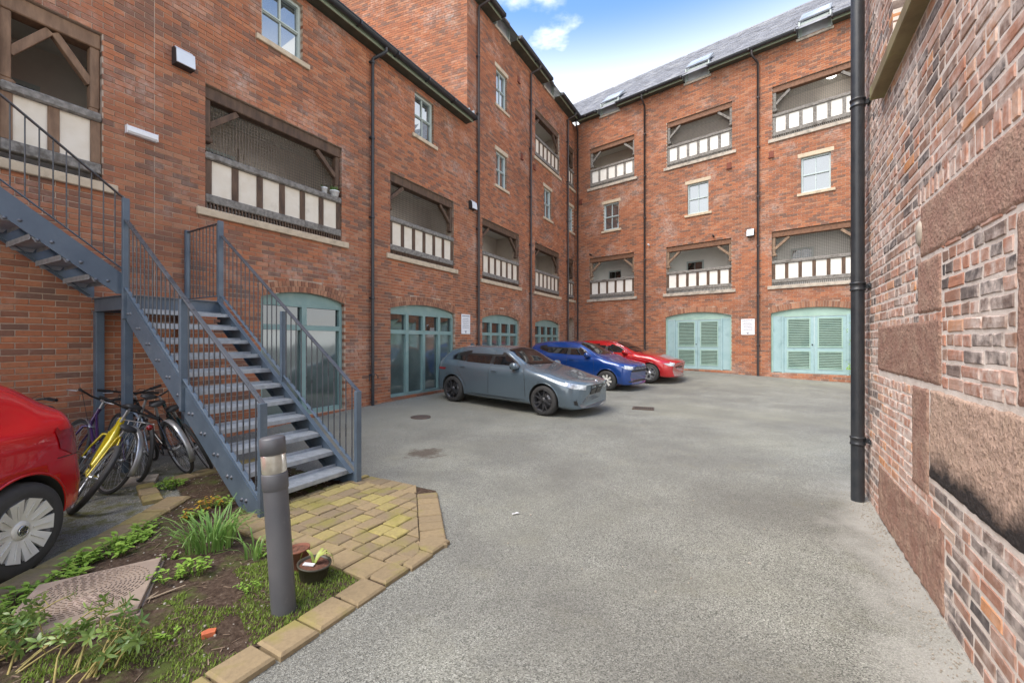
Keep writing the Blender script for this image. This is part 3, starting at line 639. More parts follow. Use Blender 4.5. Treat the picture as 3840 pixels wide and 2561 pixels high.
def double_door(o):
    x0, x1, z0 = o['x0'], o['x1'], o['z0']; y0 = .08; zh = 2.52; m = MB()
    m.prism([(x0+.004, zh)]+arch_poly(o, .004)+[(x1-.004, zh)], lambda p, k: (p[0], y0 if k == 0 else y0+.06, p[1]), 1)
    m.box(x0+.004, x0+.055, y0-.02, y0+.06, z0, zh, 1); m.box(x1-.055, x1-.004, y0-.02, y0+.06, z0, zh, 1)
    pw = .40; xa, xb = x0+pw, x1-pw
    for p, q in ((x0+.055, xa-.06), (xb+.06, x1-.055)): m.box(p, q, y0+.01, y0+.05, z0+.02, zh-.005); m.box(p+.004, q-.004, y0-.002, y0+.009, z0+.03, z0+.14)
    m.box(xa-.06, xa, y0-.025, y0+.06, z0, zh); m.box(xb, xb+.06, y0-.025, y0+.06, z0, zh); m.box(xa, xb, y0-.012, y0+.06, zh-.035, zh-.003, 1)
    D = m.obj('double_door', [MAT['aqua'], MAT['mint']], FAR); xm = (xa+xb)/2
    for sd in (0, 1):
        p, q = (xa+.004, xm-.004) if sd == 0 else (xm+.004, xb-.004); w = q-p; la, lb = p+.135, q-.135; lf = MB(); y = y0+.005
        za, zb, zc, zd = z0+.20, z0+.77, z0+.96, zh-.14
        lf.box(p, la, y, y+.045, z0+.02, zh-.04); lf.box(lb, q, y, y+.045, z0+.02, zh-.04)
        for a, b in ((z0+.02, za), (zb, zc), (zd, zh-.04)): lf.box(la, lb, y, y+.045, a, b)
        lf.box(la-.03, lb+.03, y+.046, y+.05, za-.03, zd+.03, 1)
        lf.obj('door_leaf', [MAT['aqua'], MAT['dark']], D)
        f = MB()
        for a, b in ((za, zb), (zc, zd)):
            f.box(la-.035, la, y-.012, y-.001, a-.035, b+.035); f.box(lb, lb+.035, y-.012, y-.001, a-.035, b+.035); f.box(la, lb, y-.012, y-.001, b, b+.035); f.box(la, lb, y-.016, y-.001, a-.035, a)
        f.obj('louvre_frame', MAT['mint'], D)
        for a, b, n in ((za, zb, 10), (zc, zd, 16)):
            for k in range(n):
                z = a+(b-a)*(k+.5)/n; s = MB(); s.beam((la, y+.012, z), (lb, y+.012, z), .010, (b-a)/n*.62, (0, -.3, .95)); s.obj('slat', MAT['mint'], D)
    k = MB(); k.lathe([(0, y0-.02), (.022, y0-.018), (.022, y0-.004)], 12, 'y', Matrix.Translation((xm-.05, 0, z0+1.03))); k.obj('door_knob', MAT['black'], D)
double_door(d1); double_door(d2_)
for xa in (1.507, 5.48, 9.42): dormer(FAR, xa, xa+.84, 12.33)
for xa, xb in ((.30, 1.44), (2.42, 5.41), (6.39, 9.35), (10.33, XE)): gutter(FAR, xa, xb, -.38, 12.47, .08)
roof_slates(FAR, -2.2, XE, -.33, 12.50, 3.0, 41.5, holes=[(1.45, 2.4, .6), (5.42, 6.38, .6), (9.36, 10.32, .6)])
downpipe(FAR, .20, .3, 12.0, .04, [1.6+1.9*k for k in range(6)], 'iron_brown', (.1, -.3, .22))
downpipe(FAR, 3.67, .35, 12.0, .04, [1.5+1.85*k for k in range(6)], 'iron_brown', (0, -.3, .22))
downpipe(FAR, 8.108, .30, 12.0, .04, [1.45+1.85*k for k in range(6)], 'iron_brown', (-.15, -.3, .22))
for x, z in ((8.53, 8.48), (7.1, 8.46), (.33, 8.5)): vent(FAR, x, z)
m = MB(); m.face([(XE,0,0),(XE,5,0),(XE,5,12.4),(XE,0,12.4)]); m.obj('end_wall', MAT['mortar'], FAR)

# ---- things fixed to the walls ----------------------------------------
def floodlight(MW, x, z, label, w=.25, h=.26):
    T = thing('wall_light', label, 'light', MW @ Matrix.Translation((x, 0, z)), 'square flood lights on the brick walls')
    m = MB(); m.prism([(-.005, -h/2), (-.005, h/2), (-.075, h/2), (-.125, h/2-.05), (-.14, -h/2+.02), (-.12, -h/2)], lambda p, k: (-w/2 if k == 0 else w/2, p[0], p[1])); bevel(m.obj('housing', MAT['black'], T), .01)
    m = MB(); m.prism([(-.122, h/2-.050), (-.140, -h/2+.012), (-.160, -h/2+.012), (-.142, h/2-.045)], lambda p, k: (-w/2+.004 if k == 0 else w/2-.004, p[0], p[1])); m.obj('lens', MAT['lens'], T)
    m = MB(); m.prism([(-.07, h/2+.004), (-.12, h/2-.045), (-.126, h/2-.043), (-.075, h/2+.012)], lambda p, k: (-w/2+.01 if k == 0 else w/2-.01, p[0], p[1])); m.obj('top_plate', MAT['lens'], T)
floodlight(ML, 3.26, 5.86, 'square black and white flood light on the brick above the staircase landing')
floodlight(ML, 11.04, 5.82, 'square flood light on the corner where the low range meets the tall range')
floodlight(MF, 7.86, 5.69, 'square flood light beside the downpipe over the louvred doors')
T = thing('strip_light', 'white plastic strip light fixed to brick between the two near timber galleries', 'light', ML @ Matrix.Translation((2.765, 0, 4.53)))
m = MB(); m.prism([(-.002, -.055), (-.002, .055), (-.06, .05), (-.085, .02), (-.085, -.03), (-.06, -.055)], lambda p, k: (-.172 if k == 0 else .172, p[0], p[1])); bevel(m.obj('diffuser', MAT['white'], T), .008)
m = MB(); m.box(-.178, -.172, -.08, -.002, -.058, .053); m.box(.172, .178, -.08, -.002, -.058, .053); m.obj('end_cap', MAT['white'], T)
def notice(MW, x, z, w, h, label):
    T = thing('notice_board', label, 'sign', MW @ Matrix.Translation((x, 0, z)), 'white parking notices on the brick walls')
    m = MB(); m.box(-w/2, w/2, -.014, -.003, -h/2, h/2); bevel(m.obj('board', MAT['white'], T), .002)
    ink = MB(); rg = random.Random(5)
    def line(zc, hh, wd, words):
        x = -wd/2
        while x < wd/2:
            l = rg.uniform(.02, .055); ink.box(x, min(x+l, wd/2), -.0165, -.0145, zc-hh/2, zc+hh/2); x += l+.012
    line(h/2-.055, .022, w*.82, 4)
    for k in range(6): line(h/2-.13-k*.055, .006, w*(.78 if k % 3 else .55), 8); line(h/2-.142-k*.055, .006, w*.62, 8)
    ink.box(-.03, .025, -.0165, -.0145, -h/2+.03, -h/2+.07); ink.box(-.055, -.035, -.0165, -.0145, -h/2+.075, -h/2+.1); ink.box(-.02, .04, -.0165, -.0145, -h/2+.085, -h/2+.10)
    ink.obj('lettering', MAT['ink'], T)
MAT['ink'] = M_('grey_print', (.10, .10, .16), (.16, .16, .22), 30, .6, .05)
notice(ML, 10.75, 2.12, .46, .60, 'white printed notice on brick beside the arched teal window of the low range')
notice(MF, 7.755, 2.145, .465, .60, 'white printed notice on brick between the two pairs of louvred doors')
def camera_dome(MW, x, z, label, mat):
    T = thing('security_camera', label, 'camera', MW @ Matrix.Translation((x, 0, z)))
    m = MB(); m.box(-.02, .02, -.06, -.002, -.02, .02); m.obj('bracket', MAT[mat], T)
    m = MB(); m.lathe([(0, -.16), (.028, -.155), (.034, -.10), (.034, -.02), (.0, -.018)], 12, 'y', Matrix.Translation((0, -.02, -.035)) @ Matrix.Rotation(R(-20), 4, 'X')); m.obj('housing', MAT[mat], T)
camera_dome(MF, 6.54, 5.79, 'small black camera on brick above the middle first floor gallery', 'black')
camera_dome(MF, .93, 5.80, 'small black camera above the gallery nearest the yard corner', 'black')
camera_dome(MF, 3.87, 5.83, 'small white camera beside the downpipe', 'white')
def planter(x, z, w, label, leafy):
    T = thing('plant_pot', label, 'plant pot', ML @ Matrix.Translation((x, .06, z)), 'white pots on the gallery rail')
    m = MB(); m.lathe([(0, .002), (w*.4, .002), (w*.5, .10), (w*.54, .10), (w*.54, .12), (w*.46, .12), (0, .10)], 14); m.obj('pot', MAT['white'], T)
    m = MB(); rg = random.Random(3)
    for k in range(26 if leafy else 10):
        a = rg.uniform(0, 6.28); r = rg.uniform(.0, w*.5); hh = rg.uniform(.05, .12)*(1 if leafy else .6); c = Vector((math.cos(a)*r, math.sin(a)*r, .10)); e = Vector((math.cos(a), math.sin(a), 0))*.03; s = Vector((-math.sin(a), math.cos(a), 0))*.012
        m.face([c-s, c+s, c+e+s*.5+Vector((0, 0, hh)), c+e-s*.5+Vector((0, 0, hh))])
    m.obj('leaves', MAT['leaf'], T)
MAT['leaf'] = M_('garden_leaf', (.10, .19, .035), (.055, .12, .022), 9, .5, .08)
planter(6.06, 4.628, .19, 'white pot with green shoots on the rail of the big netted gallery', True)
planter(5.82, 4.628, .12, 'small white dish on the rail beside the pot with green shoots', False)
from mathutils import noise as mno
# ================================================================== OLD WALL ON THE RIGHT
def old_stone_mat():
    m, t, b = newmat('red_sandstone'); P = pos(t)
    at = N(t, 'ShaderNodeAttribute', attribute_name='tone')
    rp = ramp(t, [(0., (.27, .16, .12)), (.35, (.36, .21, .16)), (.65, (.44, .275, .21)), (1., (.58, .43, .33))]); lk(t, at.outputs['Fac'], rp.inputs[0])
    n1 = noise(t, 7., 6., .65, P); n2 = noise(t, 46., 3., .5, P)
    col = mixc(t, mr(t, n1.outputs['Fac'], .42, .68, 0, .5), rp.outputs[0], (.52, .38, .28))
    col = mixc(t, mr(t, n2.outputs['Fac'], .55, .68, 0, .6), col, (.13, .08, .062))
    # soot band kept along the foot of the big plinth stone
    sx = N(t, 'ShaderNodeSeparateXYZ'); lk(t, P, sx.inputs[0])
    n3 = noise(t, 4., 5., .6, P); zz = N(t, 'ShaderNodeMath', operation='ADD'); lk(t, sx.outputs['Z'], zz.inputs[0]); lk(t, mr(t, n3.outputs['Fac'], 0., 1., -.13, .13), zz.inputs[1])
    up = mr(t, zz.outputs[0], .82, .95, .95, 0.); lo = mr(t, sx.outputs['Z'], .70, .735, 0., 1.)
    mu = N(t, 'ShaderNodeMath', operation='MULTIPLY'); lk(t, up, mu.inputs[0]); lk(t, lo, mu.inputs[1])
    at2 = N(t, 'ShaderNodeAttribute', attribute_name='soot', attribute_type='OBJECT'); mu2 = N(t, 'ShaderNodeMath', operation='MULTIPLY'); lk(t, mu.outputs[0], mu2.inputs[0]); lk(t, at2.outputs['Fac'], mu2.inputs[1])
    col = mixc(t, mu2.outputs[0], col, (.022, .022, .024))
    lk(t, col, b.inputs['Base Color']); b.inputs['Roughness'].default_value = .9; b.inputs['Specular IOR Level'].default_value = .2
    ad = N(t, 'ShaderNodeMath', operation='ADD'); lk(t, n2.outputs['Fac'], ad.inputs[0]); lk(t, n1.outputs['Fac'], ad.inputs[1])
    bump(t, b, ad.outputs[0], .9, .011); return m
MAT['oldstone'] = old_stone_mat()
OW = thing('old_wall', 'old patched brick and red sandstone wall with thick pale mortar by the black downpipe', 'wall', MR)
S0, S1, ZT = .3, 5.73, 7.0
stones = [(1.2, 3.80, 2.13, 2.48, .45, .010, 0), (3.41, 3.86, 1.765, 2.118, .4, .010, 0), (3.41, 5.08, 1.325, 1.73, .25, .012, 0), (1.55, 2.525, 1.325, 2.115, .4, .010, 0),
          (1.2, 3.615, .74, 1.30, .85, .018, 1), (3.635, 3.995, .61, 1.295, .25, .008, 0), (3.36, 5.06, .0, .50, .2, .020, 0)]
sops = [op(-b, -a, z0, z1) for a, b, z0, z1, *_ in stones]
win_o = op(-4.55, -3.0, 3.83, 5.5)
m = MB(); slab(m, -S1, -S0, -.05, ZT, [win_o], .0032, rev=.35); m.box(-S1+.0005, -S0, .36, .55, -.05, ZT); m.face([(-S1,.004,-.05),(-S1,.55,-.05),(-S1,.55,ZT),(-S1,.004,ZT)])
OWW = m.obj('wall', MAT['mortar_old'], OW)
panel = op(-3.40, -2.535, 1.31, 2.125)
def odark(x, z, t, rg):
    s = -x
    if z < .74 and s < 3.4 and rg.random() < .55: t *= .45
    if 3.9 < s < 5.0 and .5 < z < 1.3: t = .62+.34*t
    if s > 5.2 and rg.random() < .5: t *= .5
    return t
sold = op(-3.87, -1.2, 2.485, 2.615)
brickwall(OWW, MR, -S1, -S0, .0, ZT, sops+[win_o, sold, panel], seed=21, ch=.0805, jt=.018, mat='brick_old', nparts=240, irregular=True, jit=.003, dark=odark)
brickwall(OWW, MR, -3.395, -2.54, 1.315, 2.12, [], seed=22, ch=.0803, jt=.018, mat='brick_old', nparts=90, irregular=True, jit=.003, dark=lambda x, z, t, rg: t*.85)
rg = random.Random(4); x = -3.86
while x < -1.3:
    w_ = rg.uniform(.055, .075); q = MB(); q.cbox(0, w_, 0, .09, 0, .115, .006, t=rg.uniform(.3, 1)); q.obj('brick', MAT['brick_old'], OWW, mat=Matrix.Translation((x, rg.uniform(-.004, .002), 2.49))); x += w_+.019
for i, (a, b, z0, z1, tone, amp, soot) in enumerate(stones):
    rg = random.Random(50+i); nx = max(4, int((b-a)/.016)); nz_ = max(4, int((z1-z0)/.016)); rows = []
    for j in range(nz_+1):
        row = []
        for k in range(nx+1):
            x = -b+(b-a)*k/nx; z = z0+(z1-z0)*j/nz_
            edge = min(k, nx-k)*(b-a)/nx; edge2 = min(j, nz_-j)*(z1-z0)/nz_; e = min(edge, edge2)
            zz = z+ (mno.noise((x*9, z*3, i*7.1))*.012 if j in (0, nz_) else 0); xx = x+(mno.noise((x*3, z*9, i*3.3))*.010 if k in (0, nx) else 0)
            if i == 6 and j == nz_: zz += .10*sm(-x, 5.06, 3.4)-.08
            y = .0-amp*.30*(mno.noise((x*11, i, z*11))+.9*mno.noise((x*24, i, z*24)))-.005*sm(e, 0, .02)+(.010 if e < 1e-6 else 0)
            row.append((xx, y, zz))
        rows.append(row)
    m = MB(); m.grid(rows, t=tone)
    bd = [rows[0], [r[-1] for r in rows], rows[-1][::-1], [r[0] for r in rows][::-1]]
    for e in bd: m.grid([e, [(p[0], .05, p[2]) for p in e]], t=tone, smooth=False)
    o = m.obj('stone_block', MAT['oldstone'], OWW); o['soot'] = float(soot)
bxo('sill', -4.87, -2.8, -.10, .06, 3.70, 3.825, 'sill_moss', OW, .008) if 'sill_moss' in MAT else None
MAT['sill_moss'] = M_('mossy_timber_sill', (.27, .22, .11), (.20, .15, .08), 5, .8, .06, .3, 50, .003, stain=(.30, .29, .11), ssc=3)
bxo('sill', -4.87, -2.8, -.095, .06, 3.715, 3.82, 'sill_moss', OW, .008)
m = MB(); m.box(-4.545, -4.47, .12, .2, 3.83, 5.5); m.box(-3.08, -3.0, .12, .2, 3.83, 5.5); m.box(-4.47, -3.08, .12, .2, 3.83, 3.92); m.box(-3.80, -3.75, .13, .2, 3.92, 5.5); Wn = m.obj('window', MAT['frame_white'], OW)
m = MB(); m.face([(-4.47,.16,3.92),(-3.08,.16,3.92),(-3.08,.16,5.5),(-4.47,.16,5.5)]); m.obj('pane', MAT['glass_sky'], Wn)
P = Matrix.Translation((-5.44, -.097, 0)); m = MB(); m.lathe([(.056, -.02), (.056, 3.2), (.056, 7.0)], 24, 'z', P); PP = m.obj('downpipe', MAT['iron'], OW)
for z in (.605, 2.14, 3.97, 5.8):
    m = MB(); m.lathe([(.056, z-.045), (.064, z-.043), (.066, z-.03), (.060, z-.024), (.060, z+.016), (.067, z+.022), (.067, z+.036), (.057, z+.04)], 24, 'z', P)
    m.box(-5.44-.012, -5.44+.012, -.04, .006, z-.022, z+.02); m.box(-5.44-.07, -5.44+.07, -.012, .004, z-.022, z+.02); m.obj('bracket', MAT['iron'], PP)
    m = MB(); 
    for dx in (-.05, .05): m.lathe([(0, -.022), (.011, -.021), (.012, -.012)], 8, 'y', Matrix.Translation((-5.44+dx, 0, z)))
    m.obj('bolt', MAT['iron'], PP)
m = MB(); m.lathe([(.0, -.022), (.035, -.02), (.05, -.008), (.05, .0)], 16, 'y', Matrix.Translation((-3.80, 0, 2.30)) @ Matrix.Diagonal((1, 1, 1.7, 1))); m.obj('pattress_plate', MAT['rustplate'] if 'rustplate' in MAT else MAT['stone_grey'], OW)

# ================================================================== GROUND
def asphalt_mat():
    m, t, b = newmat('worn_asphalt'); P = pos(t)
    big = noise(t, .9, 6., .62, P, .4)
    v = N(t, 'ShaderNodeTexVoronoi', ins={'Scale': 190.}); lk(t, P, v.inputs['Vector'])
    n0 = noise(t, 60., 3., .6, P); n1 = noise(t, .55, 5., .6, P); n2 = noise(t, 2.3, 5., .6, P); n3 = noise(t, .33, 4., .6, P, .6); n4 = noise(t, 11., 5., .7, P)
    vc = N(t, 'ShaderNodeSeparateColor'); lk(t, v.outputs['Color'], vc.inputs[0])
    rp = ramp(t, [(0., (.050, .051, .043)), (.3, (.185, .187, .16)), (.7, (.295, .297, .255)), (.93, (.40, .40, .35)), (1., (.51, .51, .45))]); lk(t, vc.outputs[0], rp.inputs[0])
    col = mixc(t, mr(t, n1.outputs['Fac'], .38, .62, 0., .5), rp.outputs[0], (.115, .111, .10))
    col = mixc(t, mr(t, n3.outputs['Fac'], .50, .66, 0., .5), col, (.265, .263, .205))
    col = mixc(t, mr(t, n2.outputs['Fac'], .56, .75, 0., .35), col, (.24, .23, .165))
    col = mixc(t, mr(t, big.outputs['Fac'], .40, .60, .30, 0.), col, (.10, .097, .086))
    # paler, silted strips where the yard meets the left range and the old wall
    sp = N(t, 'ShaderNodeSeparateXYZ'); lk(t, P, sp.inputs[0])
    def lin(a, bb, c):
        x = N(t, 'ShaderNodeMath', operation='MULTIPLY_ADD', ins={1: a, 2: c}); lk(t, sp.outputs['X'], x.inputs[0])
        y = N(t, 'ShaderNodeMath', operation='MULTIPLY_ADD', ins={1: bb}); lk(t, sp.outputs['Y'], y.inputs[0]); lk(t, x.outputs[0], y.inputs[2]); return y.outputs[0]
    def wob(v_, amp):
        a = N(t, 'ShaderNodeMath', operation='ADD'); lk(t, v_, a.inputs[0]); lk(t, mr(t, n2.outputs['Fac'], .3, .7, -amp, amp), a.inputs[1]); return a.outputs[0]
    tl = wob(lin(.8758, -.4827, 7.55), .8); tr = wob(lin(-.8567, .5158, .858), .22)
    far = mr(t, sp.outputs['Y'], 4.5, 9., 0., 1.)
    f1 = N(t, 'ShaderNodeMath', operation='MULTIPLY'); lk(t, mr(t, tl, 1.2, 4.5, .62, 0.), f1.inputs[0]); lk(t, far, f1.inputs[1])
    col = mixc(t, f1.outputs[0], col, (.29, .277, .215)); fo = N(t, 'ShaderNodeMath', operation='MULTIPLY'); lk(t, mr(t, tr, .05, .5, .75, 0.), fo.inputs[0]); lk(t, mr(t, sp.outputs['Y'], 4.2, 5.2, 1., 0.), fo.inputs[1]); col = mixc(t, fo.outputs[0], col, (.42, .41, .37))
    # moss under the cycles and red car, left of the garden kerb
    ms = noise(t, 5., 6., .7, P); f2 = N(t, 'ShaderNodeMath', operation='MULTIPLY'); lk(t, mr(t, ms.outputs['Fac'], .47, .6, 0., .9), f2.inputs[0]); lk(t, mr(t, sp.outputs['X'], -3.0, -3.5, 0., 1.), f2.inputs[1])
    f3 = N(t, 'ShaderNodeMath', operation='MULTIPLY'); lk(t, f2.outputs[0], f3.inputs[0]); lk(t, mr(t, sp.outputs['Y'], 5., 5.6, 1., 0.), f3.inputs[1])
    col = mixc(t, f3.outputs[0], col, (.10, .10, .022))
    # oil stain
    dx = N(t, 'ShaderNodeVectorMath', operation='DISTANCE'); dx.inputs[1].default_value = (-1.25, 6.07, 0); mpn = N(t, 'ShaderNodeMapping'); mpn.inputs['Scale'].default_value = (1., 1., 1.); lk(t, P, dx.inputs[0])
    dw_ = N(t, 'ShaderNodeMath', operation='ADD'); lk(t, dx.outputs['Value'], dw_.inputs[0]); lk(t, mr(t, noise(t, 5., 5., .7, P).outputs['Fac'], .3, .7, -.16, .16), dw_.inputs[1])
    col = mixc(t, mr(t, dw_.outputs[0], .16, .30, .75, 0.), col, (.075, .05, .035))
    col = mixc(t, mr(t, n4.outputs['Fac'], .66, .74, 0., .5), col, (.50, .49, .45))
    lk(t, col, b.inputs['Base Color']); b.inputs['Roughness'].default_value = .86; b.inputs['Specular IOR Level'].default_value = .3
    ad = N(t, 'ShaderNodeMath', operation='ADD'); lk(t, v.outputs['Distance'], ad.inputs[0]); lk(t, n0.outputs['Fac'], ad.inputs[1]); bump(t, b, ad.outputs[0], .7, .006); return m
MAT['asphalt'] = asphalt_mat()
def lines(lo, a, b, hi, st, big):
    v = [lo+(a-lo)*(k/big)**.6 for k in range(big)]; n = int((b-a)/st); v += [a+(b-a)*k/n for k in range(n+1)]; v += [b+(hi-b)*((k+1)/big)**1.6 for k in range(big)]; return v
xs = lines(-150, -9, 14, 150, .3, 6); ys = lines(-150, -4, 23, 150, .3, 6)
m = MB(); m.grid([[(x, y, gz(x, y)+.006*mno.noise((x*.8, y*.8, 0))*(1 if abs(x) < 14 and -4 < y < 22 else 0)) for x in xs] for y in ys]); m.obj('ground', MAT['asphalt'], kind='structure')
# drain grate and covers
def grate(x, y, ang, w, l, label, name='drain_grate', slots=True):
    T = thing(name, label, 'drain', Matrix.Translation((x, y, gz(x, y)+.012)) @ Matrix.Rotation(ang, 4, 'Z'))
    m = MB(); m.box(-l/2, l/2, -w/2, w/2, -.02, .0); m.obj('pit', MAT['dark'], T)
    m = MB(); m.box(-l/2-.03, l/2+.03, -w/2-.03, -w/2, -.02, .008); m.box(-l/2-.03, l/2+.03, w/2, w/2+.03, -.02, .008); m.box(-l/2-.03, -l/2, -w/2, w/2, -.02, .008); m.box(l/2, l/2+.03, -w/2, w/2, -.02, .008); m.obj('frame', MAT['castiron'], T)
    n = int(l/.045)
    for k in range(n): bxo('bar', -l/2+(k+.2)*l/n, -l/2+(k+.75)*l/n, -w/2, w/2, -.015, .006, 'castiron', T)
MAT['castiron'] = M_('rusty_cast_iron', (.10, .065, .045), (.06, .05, .045), 20, .7, .1, .3, 60, .002)
grate(3.06, 9.95, R(-20), .32, .42, 'rusty cast iron drain grate set in the asphalt in front of the grey car')
T = thing('access_cover', 'round rusty metal cover in the asphalt before the downpipe of the low range', 'drain', Matrix.Translation((-1.86, 8.69, gz(-1.86, 8.69)+.010)))
m = MB(); m.lathe([(0, .004), (.15, .004), (.16, .0), (.17, .006), (.20, .006), (.205, -.02)], 24); m.obj('cover', MAT['castiron'], T)

# ------------------------------------------------------------------ garden bed
def W2(s, t): p = LW(s, t); return (p.x, p.y)
bed = [W2(-1.2, 5.30), W2(2.02, 5.34), W2(2.08, 3.60), W2(3.25, 3.72), W2(3.35, 1.95), W2(2.55, 1.95), (-3.75, 4.78), (-3.28, 4.30), (-3.14, 3.2), (-3.0, 2.2), (-2.85, .6)]
def inside(p, poly):
    c = False; n = len(poly)
    for i in range(n):
        a, b = poly[i], poly[i-1]
        if (a[1] > p[1]) != (b[1] > p[1]) and p[0] < (b[0]-a[0])*(p[1]-a[1])/(b[1]-a[1])+a[0]: c = not c
    return c
def edged(p, poly):
    d = 9
    for i in range(len(poly)):
        a = Vector(poly[i]); b = Vector(poly[i-1]); q = Vector(p); ab = b-a; k = max(0, min(1, (q-a).dot(ab)/ab.dot(ab))); d = min(d, (q-a-ab*k).length)
    return d
def soil_z(x, y):
    e = edged((x, y), bed)
    return .014+.05*sm(e, 0, .5)+.016*mno.noise((x*5, y*5, 1))+.010*mno.noise((x*14, y*14, 2))+.006*mno.noise((x*37, y*37, 5))
def soil_mat():
    m, t, b = newmat('garden_soil'); P = pos(t); n1 = noise(t, 38., 7., .75, P); n2 = noise(t, 3.2, 5., .6, P); n3 = noise(t, 9., 6., .7, P)
    rp = ramp(t, [(.28, (.018, .012, .009)), (.45, (.055, .036, .025)), (.60, (.10, .07, .05)), (.72, (.24, .20, .15))]); lk(t, n1.outputs['Fac'], rp.inputs[0])
    a = N(t, 'ShaderNodeMath', operation='MULTIPLY'); lk(t, mr(t, n2.outputs['Fac'], .50, .64), a.inputs[0]); lk(t, mr(t, n3.outputs['Fac'], .42, .58, 0, .85), a.inputs[1])
    lk(t, mixc(t, a.outputs[0], rp.outputs[0], (.085, .115, .025)), b.inputs['Base Color']); b.inputs['Roughness'].default_value = .95; b.inputs['Specular IOR Level'].default_value = .15
    bump(t, b, n1.outputs['Fac'], 1., .012); return m
MAT['soil'] = soil_mat()
m = MB(); st_ = .045; x0b = min(p[0] for p in bed); x1b = max(p[0] for p in bed); y0b = min(p[1] for p in bed); y1b = max(p[1] for p in bed); idx = {}
for i in range(int((x1b-x0b)/st_)+2):
    for j in range(int((y1b-y0b)/st_)+2):
        x, y = x0b+i*st_, y0b+j*st_
        if inside((x, y), bed) or edged((x, y), bed) < st_*1.2: idx[i, j] = len(m.v); m.v.append((x, y, soil_z(x, y)))
for (i, j), a in list(idx.items()):
    if all(k in idx for k in ((i+1, j), (i+1, j+1), (i, j+1))): m.f.append((a, idx[i+1, j], idx[i+1, j+1], idx[i, j+1])); m.m.append(0); m.t.append(0); m.sm.append(True)
m.obj('soil', MAT['soil'], kind='structure')

def paver_mat(name, stops):
    m, t, b = newmat(name); P = pos(t); at = N(t, 'ShaderNodeAttribute', attribute_name='tone'); rp = ramp(t, stops); lk(t, at.outputs['Fac'], rp.inputs[0])
    n1 = noise(t, 30., 6., .7, P); n2 = noise(t, 3.5, 5., .6, P)
    col = mixc(t, mr(t, n1.outputs['Fac'], .42, .68, 0, .45), rp.outputs[0], (.16, .12, .075)); col = mixc(t, mr(t, n2.outputs['Fac'], .50, .66, 0, .65), col, (.22, .20, .05))
    lk(t, col, b.inputs['Base Color']); b.inputs['Roughness'].default_value = .9; b.inputs['Specular IOR Level'].default_value = .2; bump(t, b, n1.outputs['Fac'], .5, .004); return m
MAT['paver'] = paver_mat('tumbled_paver', [(0., (.20, .155, .10)), (.3, (.255, .195, .115)), (.6, (.29, .22, .125)), (.85, (.30, .245, .10)), (1., (.35, .29, .11))])
def clip_poly(poly, hp):
    for (nx, ny, c) in hp:      # keep nx*x + ny*y <= c
        out = []
        for i in range(len(poly)):
            a, b = poly[i-1], poly[i]; da = nx*a[0]+ny*a[1]-c; db = nx*b[0]+ny*b[1]-c
            if (da <= 0) != (db <= 0): k = da/(da-db); out.append((a[0]+(b[0]-a[0])*k, a[1]+(b[1]-a[1])*k))
            if db <= 0: out.append(b)
        poly = out
        if len(poly) < 3: return []
    return poly
def paver(poly, zt, zb, parent, rg, c=.010, tone=None, name='paver', toworld=W2, mat='paver'):
    """bevelled block on an outline in yard coordinates (s, t)"""
    A = [Vector(toworld(*p)) for p in poly]; n = len(A); ctr = sum(A, Vector((0, 0)))/n
    area = sum(A[i-1].x*A[i].y-A[i].x*A[i-1].y for i in range(n))/2
    if abs(area) < .0008: return
    if area < 0: A = A[::-1]
    tz = rg.uniform(-.004, .004); sx_, sy_ = rg.uniform(-.02, .02), rg.uniform(-.02, .02); m = MB(); t = rg.random() if tone is None else tone
    def q(p, z, k): d = (p-ctr); r = d*(1-k/max(.02, d.length)); return (r.x, r.y, z+tz+(r.x*sx_+r.y*sy_))
    top = [q(p, 0, c*1.8) for p in A]; mid = [q(p, -c, .003) for p in A]; low = [q(p, zb-zt, .003) for p in A]
    m.face(top, t=t)
    for i in range(n): j = (i+1) % n; m.face([mid[i], mid[j], top[j], top[i]], t=t); m.face([low[i], low[j], mid[j], mid[i]], t=t)
    m.obj(name, MAT[mat], parent, mat=Matrix.Translation((ctr.x, ctr.y, zt)))
m = MB(); pv = [W2(*p) for p in ((2.0, 3.58), (3.55, 3.72), (3.56, 4.67), (2.56, 5.5), (1.98, 5.5))]
m.face([(p[0], p[1], .016) for p in pv]); PAVE = m.obj('pavement', MAT['soil'], kind='structure')
rg = random.Random(9); ax, bx_ = (3.34, 4.60), (2.62, 5.26)
dn = Vector((bx_[1]-ax[1], -(bx_[0]-ax[0]))).normalized()     # outward of the diagonal
if dn.x < 0: dn = -dn
hpd = (dn.x, dn.y, dn.x*ax[0]+dn.y*ax[1])
row = 0; t_ = 3.70
while t_ < 5.30:
    dt = .158 if row else .16; s_ = 2.20-rg.uniform(0, .12)
    while s_ < 3.6:
        L_ = rg.choice((.135, .165, .165, .215, .235)); a, b = max(s_, 2.215), min(s_+L_, 3.56)
        sk = -.0
        if b-a > .035:
            pl = clip_poly([(a+.004, t_+.004), (b-.004, t_+.004), (b-.004, t_+dt-.004), (a+.004, t_+dt-.004)], [hpd, (1, 0, 3.36)])
            if len(pl) > 2: paver(pl, .036, -.03, PAVE, rg, .007)
        s_ += L_
    t_ += dt; row += 1
k = 0; t_ = 3.60
while t_ < 5.28:                                   # bold border stones along the bed
    L_ = rg.uniform(.20, .235); paver([(1.985+rg.uniform(-.01, .01), t_+.004), (2.207, t_+.004), (2.207, t_+L_-.004), (1.985+rg.uniform(-.01, .01), t_+L_-.004)], .044, -.04, PAVE, rg, .010, rg.uniform(.2, .7)); t_ += L_
dg = (Vector(bx_)-Vector(ax)).normalized(); ln = (Vector(bx_)-Vector(ax)).length+.12; k = -.04
